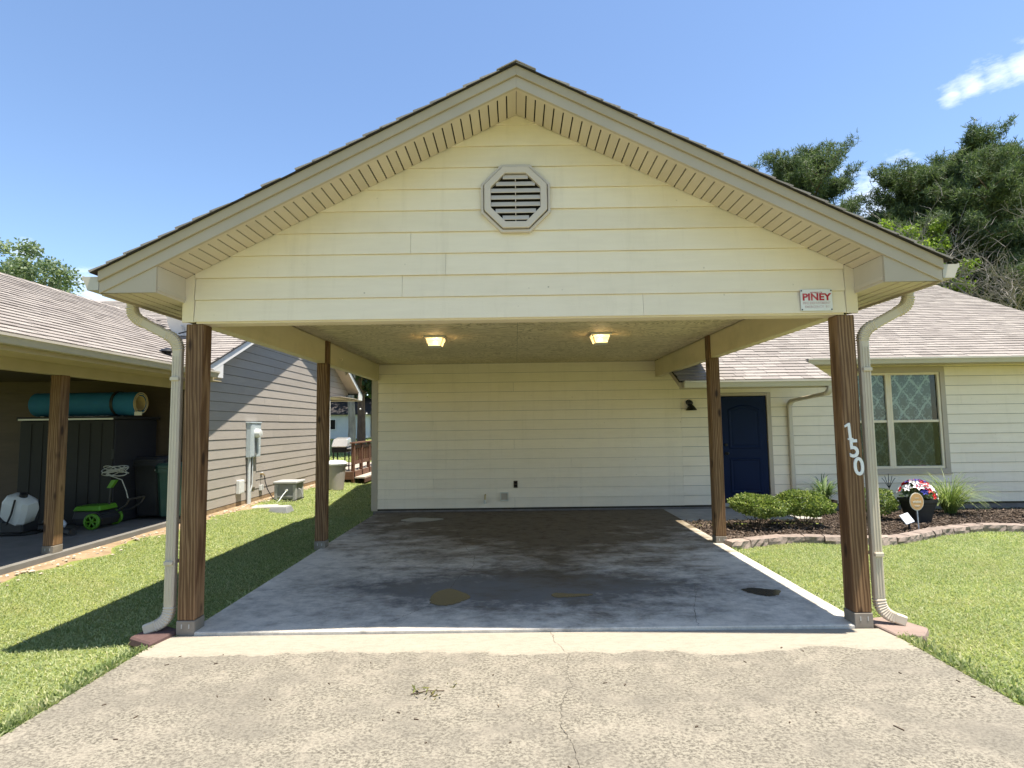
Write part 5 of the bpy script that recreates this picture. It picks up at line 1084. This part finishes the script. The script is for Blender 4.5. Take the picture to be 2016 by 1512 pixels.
for args in [(-6, -2.6, -2.2, 3, 10000, .036, .0062), (2.7, 6.5, -2.2, 4, 10000, .036, .0062), (6.5, 11, -2.2, 4, 4500, .040, .0085), (-9, -2.6, -3.4, -2.2, 3500, .04, .009), (2.7, 9, -3.4, -2.2, 3500, .04, .009), (-9, -6, -2.2, -1.2, 3500, .04, .009), (-6, -2.6, 3, 7, 6000, .04, .0078), (-6, -2.6, 7, 12, 2200, .06, .011), (-6, -2.6, 12, 18, 900, .07, .016), (-9, -3, 18, 34, 160, .10, .03)]:
    GB.append(blades(*args))
V = np.concatenate([g[0] for g in GB]); n = len(V)//4
gr = link('grass', npmesh('grass', V, np.arange(4*n).reshape(n, 4), 'grass_blade')); tag(gr, 'short mown green grass blades covering the lawns', 'grass', kind='stuff')
# longer fringe of grass along the drive and slab edges
n = 9000; s_ = rng.random(n); side = rng.random(n) < .5; yy = rng.uniform(-2.2, 0, n); xx = np.where(side, -2.822-np.abs(rng.normal(0, .06, n)), 2.818+np.abs(rng.normal(0, .07, n)))
n2 = 3000; yy = np.concatenate([yy, rng.uniform(0, 5.8, n2)]); xx = np.concatenate([xx, np.where(rng.random(n2) < .7, -2.68-np.abs(rng.normal(0, .035, n2)), 2.712+np.abs(rng.normal(0, .03, n2)))]); k = in_lawn(xx, yy); xx, yy = xx[k], yy[k]
P = np.stack([xx, yy, np.full(len(xx), -.06)], 1); V, F = leaves(P, .085, .12, None, 1.4, .25); fr = link('grass_fringe', npmesh('grass_fringe', V, F, 'grass_blade')); tag(fr, 'longer grass tufts fringing the driveway and slab edges', 'grass', kind='stuff')
# bare dirt strip with pebbles along the taupe wall and slab
ys_ = np.arange(-1.4, 12.3, .15); A = []; B = []; C_ = []
for y in ys_: A.append((NX+.0, y, .045)); B.append((NX+.22+.08*math.sin(y*3.1)+.05*math.sin(y*9.7), y, .012+.01*math.sin(y*5))); C_.append((NX+.42+.10*math.sin(y*3.1)+.06*math.sin(y*9.7), y, -.06))
n = len(ys_); ds = MB().add(A+B+C_, [(r*n+i, r*n+i+1, (r+1)*n+i+1, (r+1)*n+i) for r in (0, 1) for i in range(n-1)]).build('dirt_strip', 'dirt', smooth=True); tag(ds, kind='structure')
m = MB()
for k in range(520):
    y = rng.uniform(-.5, 12); x = NX+.04+abs(rng.normal(0, .16)); r = rng.uniform(.006, .022)*(1.6 if rng.random() < .08 else 1); z = max(zg(x, y), .03-.1*max(0, x-NX-.2))
    m.add([(x+r*1.3, y, z+r*.3), (x-.2*r, y+r*1.2, z+r*.3), (x-r*1.2, y-.1*r, z+r*.35), (x, y-r, z+r*.3), (x+.1*r, y, z+r*.9), (x, y, z-r*.5)], [(0, 1, 4), (1, 2, 4), (2, 3, 4), (3, 0, 4), (1, 0, 5), (2, 1, 5), (3, 2, 5), (0, 3, 5)])
tag(m.build('gravel', 'pebble'), 'loose pebbles along the foot of the neighbour\'s wall', 'gravel', kind='stuff')

# ------------------------------------------------------------------ flower bed
bp = []
xs_ = list(np.arange(2.715, 11.2, .12)); A = [(x, yb(x)+.06, -.035) for x in xs_]; B = [(x, (yb(x)+WY)/2 if x > 5.06 else (yb(x)+4.8)/2, -.02) for x in xs_]; C_ = [(x, WY+.02 if x > 5.06 else 4.81, -.075) for x in xs_]; n = len(xs_)
mb_ = MB().add(A+B+C_, [(r*n+i, r*n+i+1, (r+1)*n+i+1, (r+1)*n+i) for r in (0, 1) for i in range(n-1)]).build('mulch_bed', 'mulch_soil', smooth=True); tag(mb_, kind='structure')
n = 15000; x = rng.uniform(2.72, 10.5, n); y = rng.uniform(2.9, 5.95, n); k = (y > np.interp(x, [q[0] for q in BORDER], [q[1] for q in BORDER])+.05) & ((x > 5.07) | (y < 4.79)); x, y = x[k], y[k]; n = len(x)
z = -.03+rng.uniform(0, .022, n)-.05*np.clip((y-5.2)/.75, 0, 1); P = np.stack([x, y, z], 1); a = unit(np.stack([rng.normal(size=n), rng.normal(size=n), rng.normal(0, .35, n)], 1)); b = unit(np.cross(a, np.stack([rng.normal(0, .4, n), rng.normal(0, .4, n), np.ones(n)], 1))); c = np.cross(a, b)
l = rng.uniform(.012, .045, n)[:, None]; w = rng.uniform(.004, .013, n)[:, None]; h = rng.uniform(.002, .006, n)[:, None]
V = np.stack([P-a*l-b*w*.6-c*h, P+a*l-b*w-c*h, P+a*l*.9+b*w-c*h, P-a*l+b*w*.8-c*h, P-a*l-b*w*.6+c*h, P+a*l-b*w+c*h, P+a*l*.9+b*w+c*h, P-a*l+b*w*.8+c*h], 1).reshape(-1, 3)
F = (np.array([(0, 3, 2, 1), (4, 5, 6, 7), (0, 1, 5, 4), (1, 2, 6, 5), (2, 3, 7, 6), (3, 0, 4, 7)])[None]+8*np.arange(n)[:, None, None]).reshape(-1, 4)
mc = link('mulch', npmesh('mulch', V, F, 'mulch_chip')); tag(mc, 'dark brown wood mulch chips in the flower bed', 'mulch', kind='stuff')
brd = thing('stone_border', (5, 3.2, -.06), 'curved border of tan retaining stones edging the flower bed', 'border'); rr = random.Random(5); x = 2.73
def rough_block(L, d, h, seed):
    q = random.Random(seed); n = 5; bm = MB(); loops = []
    for k in range(n+1):
        u = -L/2+L*k/n; j = lambda s=.006: q.gauss(0, s)
        loops.append([(u, -d/2+j(.009), -h), (u, -d/2-.008+j(.009), -h*.5), (u, -d/2+j(.007), -.006), (u, -d/2+.014+j(.004), 0+j(.001)), (u, d/2+j(.004), j(.0015)), (u, d/2+j(), -h)])
    return bm.loft(loops)
while x < 10.6:
    L = rr.uniform(.25, .33); p0 = Vector((x, yb(x))); x2 = x
    while (Vector((x2, yb(x2)))-p0).length < L: x2 += .004
    p1 = Vector((x2, yb(x2))); c = (p0+p1)/2; ang = math.atan2(p1.y-p0.y, p1.x-p0.x)
    rough_block(L-.012, .155, .105, rr.random()).xform(Matrix.Translation((c.x, c.y+.03, .042+rr.gauss(0, .004))) @ Matrix.Rotation(ang+rr.gauss(0, .03), 4, 'Z')).build('stone', 'stone_block', brd); x = x2
# boxwood shrubs
def shrub(x, y, w, h, lift, label, seed, tilt=0.0, per=8200, mat='shrub_leaf'):
    rr = random.Random(seed); t = thing('boxwood_shrub', (x, y, -.03), label, 'shrub', 'clipped shrubs in the flower bed'); m = MB()
    for k in range(13): a = rr.uniform(0, 2*PI); limb(m, (x+rr.gauss(0, .03), y+rr.gauss(0, .03), -.05), (math.cos(a)*.7, math.sin(a)*.7, 1), lift+h*.5, .010, 5, .02, .2, rr, 5)
    m.build('stems', 'twig', t)
    v = unit(rng.normal(size=(per, 3))); r = .70+.30*rng.random((per, 1))**.4; lump = 1+.13*np.sin(v[:, :1]*7+seed)*np.cos(v[:, 1:2]*6+seed*2)+.06*np.sin(v[:, 2:3]*11)
    P = v*r*lump*np.array([w/2, w/2*.92, h/2]); P[:, 2] += np.where(P[:, 2] < 0, P[:, 2]*-.25, 0)+P[:, 0]*tilt; P += np.array([x, y, -.03+lift+h/2]); V, F = leaves(P, .034, .66, v*.9, .25)
    link('crown', npmesh('crown', V, F, mat), t); return t
shrub(3.67, 4.12, .80, .36, .15, 'clipped yellow-green shrub nearest the middle carport post', 1, -.10)
shrub(4.41, 4.20, .82, .42, .13, 'clipped yellow-green shrub between the other shrub and the front post', 2, -.05)
shrub(5.88, 4.72, .62, .48, .05, 'rounded dark green shrub just right of the front carport post', 3, -.12, 4200)
def strappy(x, y, z, n, L, wd, label, name, mat, pot=None, spread=.75, droop=.9, cat='plant'):
    t = thing(name, (x, y, -.05), label, cat); Vs = []; rr = random.Random(int(x*100))
    for i in range(n):
        a = rr.uniform(0, 2*PI); tl = rr.uniform(.15, 1)*spread; l = L*rr.uniform(.6, 1.1); d = Vector((math.cos(a)*tl, math.sin(a)*tl, 1)).normalized(); p = Vector((x+rr.gauss(0, .03), y+rr.gauss(0, .03), z)); sd_ = Vector((-math.sin(a), math.cos(a), 0)); seg = 5; pts = []
        for k in range(seg+1): pts.append((p.copy(), wd*(1-(k/seg)**2)*.5+.001)); p += d*(l/seg); d = (d+Vector((math.cos(a)*.1, math.sin(a)*.1, -droop/seg*(k+1)*.55))).normalized()
        Vs.append([(q+sd_*s*w_)[:] for q, w_ in pts for s in (-1, 1)])
    V = np.array(Vs).reshape(-1, 3); k = 2*(5+1); F = np.array([[b*k+2*j, b*k+2*j+1, b*k+2*j+3, b*k+2*j+2] for b in range(n) for j in range(5)]); link('leaves', npmesh('leaves', V, F, mat), t)
    if pot: pot(t)
    return t
def pot1(t): MB().lathe([(.15, 0), (.19, .22), (.205, .23), (.205, .26), (.18, .26), (.17, .22)], (5.42, 5.42, -.06), 20).build('pot', 'pot_brown', t, smooth=True)
strappy(5.42, 5.42, .18, 130, .62, .026, 'leafy strap-leaved plant in a brown pot by the siding', 'potted_lily', 'lily_leaf', pot1, 1.1, 1.0)
strappy(7.42, 5.15, -.03, 420, 1.0, .009, 'arching ornamental grass clump under the window corner', 'ornamental_grass', 'fern_leaf', None, .9, 1.2)
# planter with red, white and blue flowers
def planter(x, y, label, seed, w=.19):
    t = thing('flower_planter', (x, y, -.04), label, 'planter', 'patriotic flower planters'); rr = random.Random(seed)
    def sq(s, z): return [(x-s, y-s, z), (x+s, y-s, z), (x+s, y+s, z), (x-s, y+s, z)]
    MB().loft([sq(w*.58, -.04), sq(w*.92, .30), sq(w*1.0, .30), sq(w*1.0, .345), sq(w*.85, .345), sq(w*.83, .29)]).build('tub', 'planter_black', t)
    for k in range(4): s = w*(.62+.09*k); bx(x-s-.004, x+s+.004, y-s-.004, y-s+.004, .03+k*.075, .036+k*.075).build('tub_groove', 'planter_black', t)
    v = unit(rng.normal(size=(300, 3))); v[:, 2] = np.abs(v[:, 2]); V, F = leaves(np.array([x, y, .36])+v*np.array([.2, .2, .2])*rng.random((300, 1))**.5, .09, .4, v, .2); link('greenery', npmesh('greenery', V, F, 'lily_leaf'), t)
    for i in range(38):
        a = rr.uniform(0, 2*PI); e = rr.uniform(.05, 1.45); d = Vector((math.cos(a)*math.cos(e), math.sin(a)*math.cos(e), math.sin(e))); c = Vector((x, y, .36))+Vector((d.x*.25, d.y*.25, d.z*.27)); mt = rr.choice(['petal_white', 'petal_white', 'petal_white', 'petal_red', 'petal_red', 'petal_blue']); fl = MB(); r = rr.uniform(.055, .095); o1 = d.orthogonal().normalized(); o2 = d.cross(o1)
        for k in range(6):
            b = 2*PI*k/6+rr.random()*.3; e1 = o1*math.cos(b)+o2*math.sin(b); e2 = d.cross(e1); fl.add([c-d*.005, c+e1*r*.55+e2*r*.28+d*r*.22, c+e1*r+d*r*.10, c+e1*r*.55-e2*r*.28+d*r*.22], [(0, 1, 2, 3)])
        fl.sphere(tuple(c+d*.008), r*.16, 6, 4); fl.build('flower', mt, t)
    return t
planter(6.36, 4.45, 'black tub planter of red, white and blue flowers beneath the window', 1)
planter(8.60, 4.60, 'second red, white and blue flower tub at the right edge of the picture', 2)
t = thing('yard_sign', (5.93, 3.86, -.04), 'round tan yard sign on a thin stake before the flower planter', 'sign')
MB().tube([(5.93, 3.86, -.1), (5.925, 3.86, .28)], .008, 8).build('stake', 'conduit_gray', t)
M = Matrix.Translation((5.915, 3.85, .385)) @ Matrix.Rotation(PI/2, 4, 'X') @ Matrix.Diagonal((.86, 1.1, 1, 1))
MB().lathe([(.120, 0), (.120, .008)], (0, 0, 0), 32).xform(M).build('rim', 'ivory_plastic', t); MB().lathe([(.110, .0), (.110, .0115)], (0, 0, 0), 32).xform(M).build('face', 'sign_tan', t)
stand_text('vivint', .058, 'ivory_plastic', (5.915, 3.837, .385), t, .0005, .0012)
bx(5.875, 5.955, 3.8365, 3.838, .325, .331).build('fine_print', 'ivory_plastic', t); bx(5.885, 5.945, 3.8365, 3.838, .312, .317).build('fine_print', 'ivory_plastic', t); bx(5.885, 5.945, 3.8365, 3.838, .435, .441).build('fine_print', 'ivory_plastic', t)
t = thing('solar_light', (5.74, 3.78, -.04), 'small tilted solar panel light on a black stake by the stone border', 'garden light')
MB().tube([(5.76, 3.80, -.08), (5.745, 3.80, .10)], .016, 8).build('stake', 'black_plastic', t); bx(-.075, .075, -.01, .01, -.075, .075).xform(Matrix.Translation((5.70, 3.77, .15)) @ Matrix.Rotation(R(-32), 4, 'X') @ Matrix.Rotation(R(-18), 4, 'Y')).build('panel', 'panel_white', t, bevel=.004)
bx(5.69, 5.78, 3.80, 3.86, .06, .13).build('lamp_body', 'black_plastic', t, bevel=.01)
t = thing('garden_stake', (6.9, 5.75, -.05), 'thin dark wire garden ornament behind the flower planter', 'ornament')
MB().tube([(6.80, 5.75, -.1), (6.80, 5.75, .55)], .006, 6).build('stake', 'black_metal', t)
for k in range(5): a = -.8+k*.4; MB().tube([(6.80, 5.75, .35), (6.80+.12*math.sin(a), 5.75, .50), (6.80+.17*math.sin(a), 5.75, .62-abs(a)*.1)], .005, 5).build('wire', 'black_metal', t)
# litter on the drive
t = thing('leaf_sprig', (-.60, -.98, -.02), 'small green leaf sprig lying on the driveway', 'sprig'); m = MB(); m.tube([(-.70, -1.0, -.018), (-.60, -.97, -.014), (-.50, -.96, -.018)], .003, 5); m.build('stem', 'twig', t)
P = np.stack([rng.uniform(-.70, -.52, 22), rng.uniform(-1.04, -.92, 22), np.full(22, -.017)], 1); V, F = leaves(P, .06, .22, None, .0); V[:, 2] = np.clip(V[:, 2], -.0215, .004); link('leaves', npmesh('leaves', V, F, 'leaf_litter_mat'), t)
t = thing('leaf_sprig', (-.46, -.89, -.02), 'smaller broken sprig on the driveway beside the larger one', 'sprig'); P = np.stack([rng.uniform(-.49, -.43, 7), rng.uniform(-.92, -.86, 7), np.full(7, -.018)], 1); V, F = leaves(P, .05, .2); V[:, 2] = np.clip(V[:, 2], -.0215, .0); link('leaves', npmesh('leaves', V, F, 'leaf_litter_mat'), t)
m = MB()
for k in range(44):
    x, y = rng.uniform(-2.7, 2.7), rng.uniform(-2.0, -.3); a = rng.uniform(0, 6.28); l = rng.uniform(.004, .014)*(3 if rng.random() < .12 else 1); w = rng.uniform(.0015, .004); z = -.0215; c, s = math.cos(a), math.sin(a); q = [(x-c*l-s*w, y-s*l+c*w), (x+c*l-s*w, y+s*l+c*w), (x+c*l*1.1+s*w, y+s*l*1.1-c*w), (x-c*l+s*w, y-s*l-c*w)]
    m.prism([(u, v, z-.003) for u, v in q], [(u, v, z+.003) for u, v in q])
tag(m.build('leaf_debris', 'twig'), 'scattered dry twigs and leaf bits on the driveway', 'debris', kind='stuff')
bpy.context.view_layer.update()
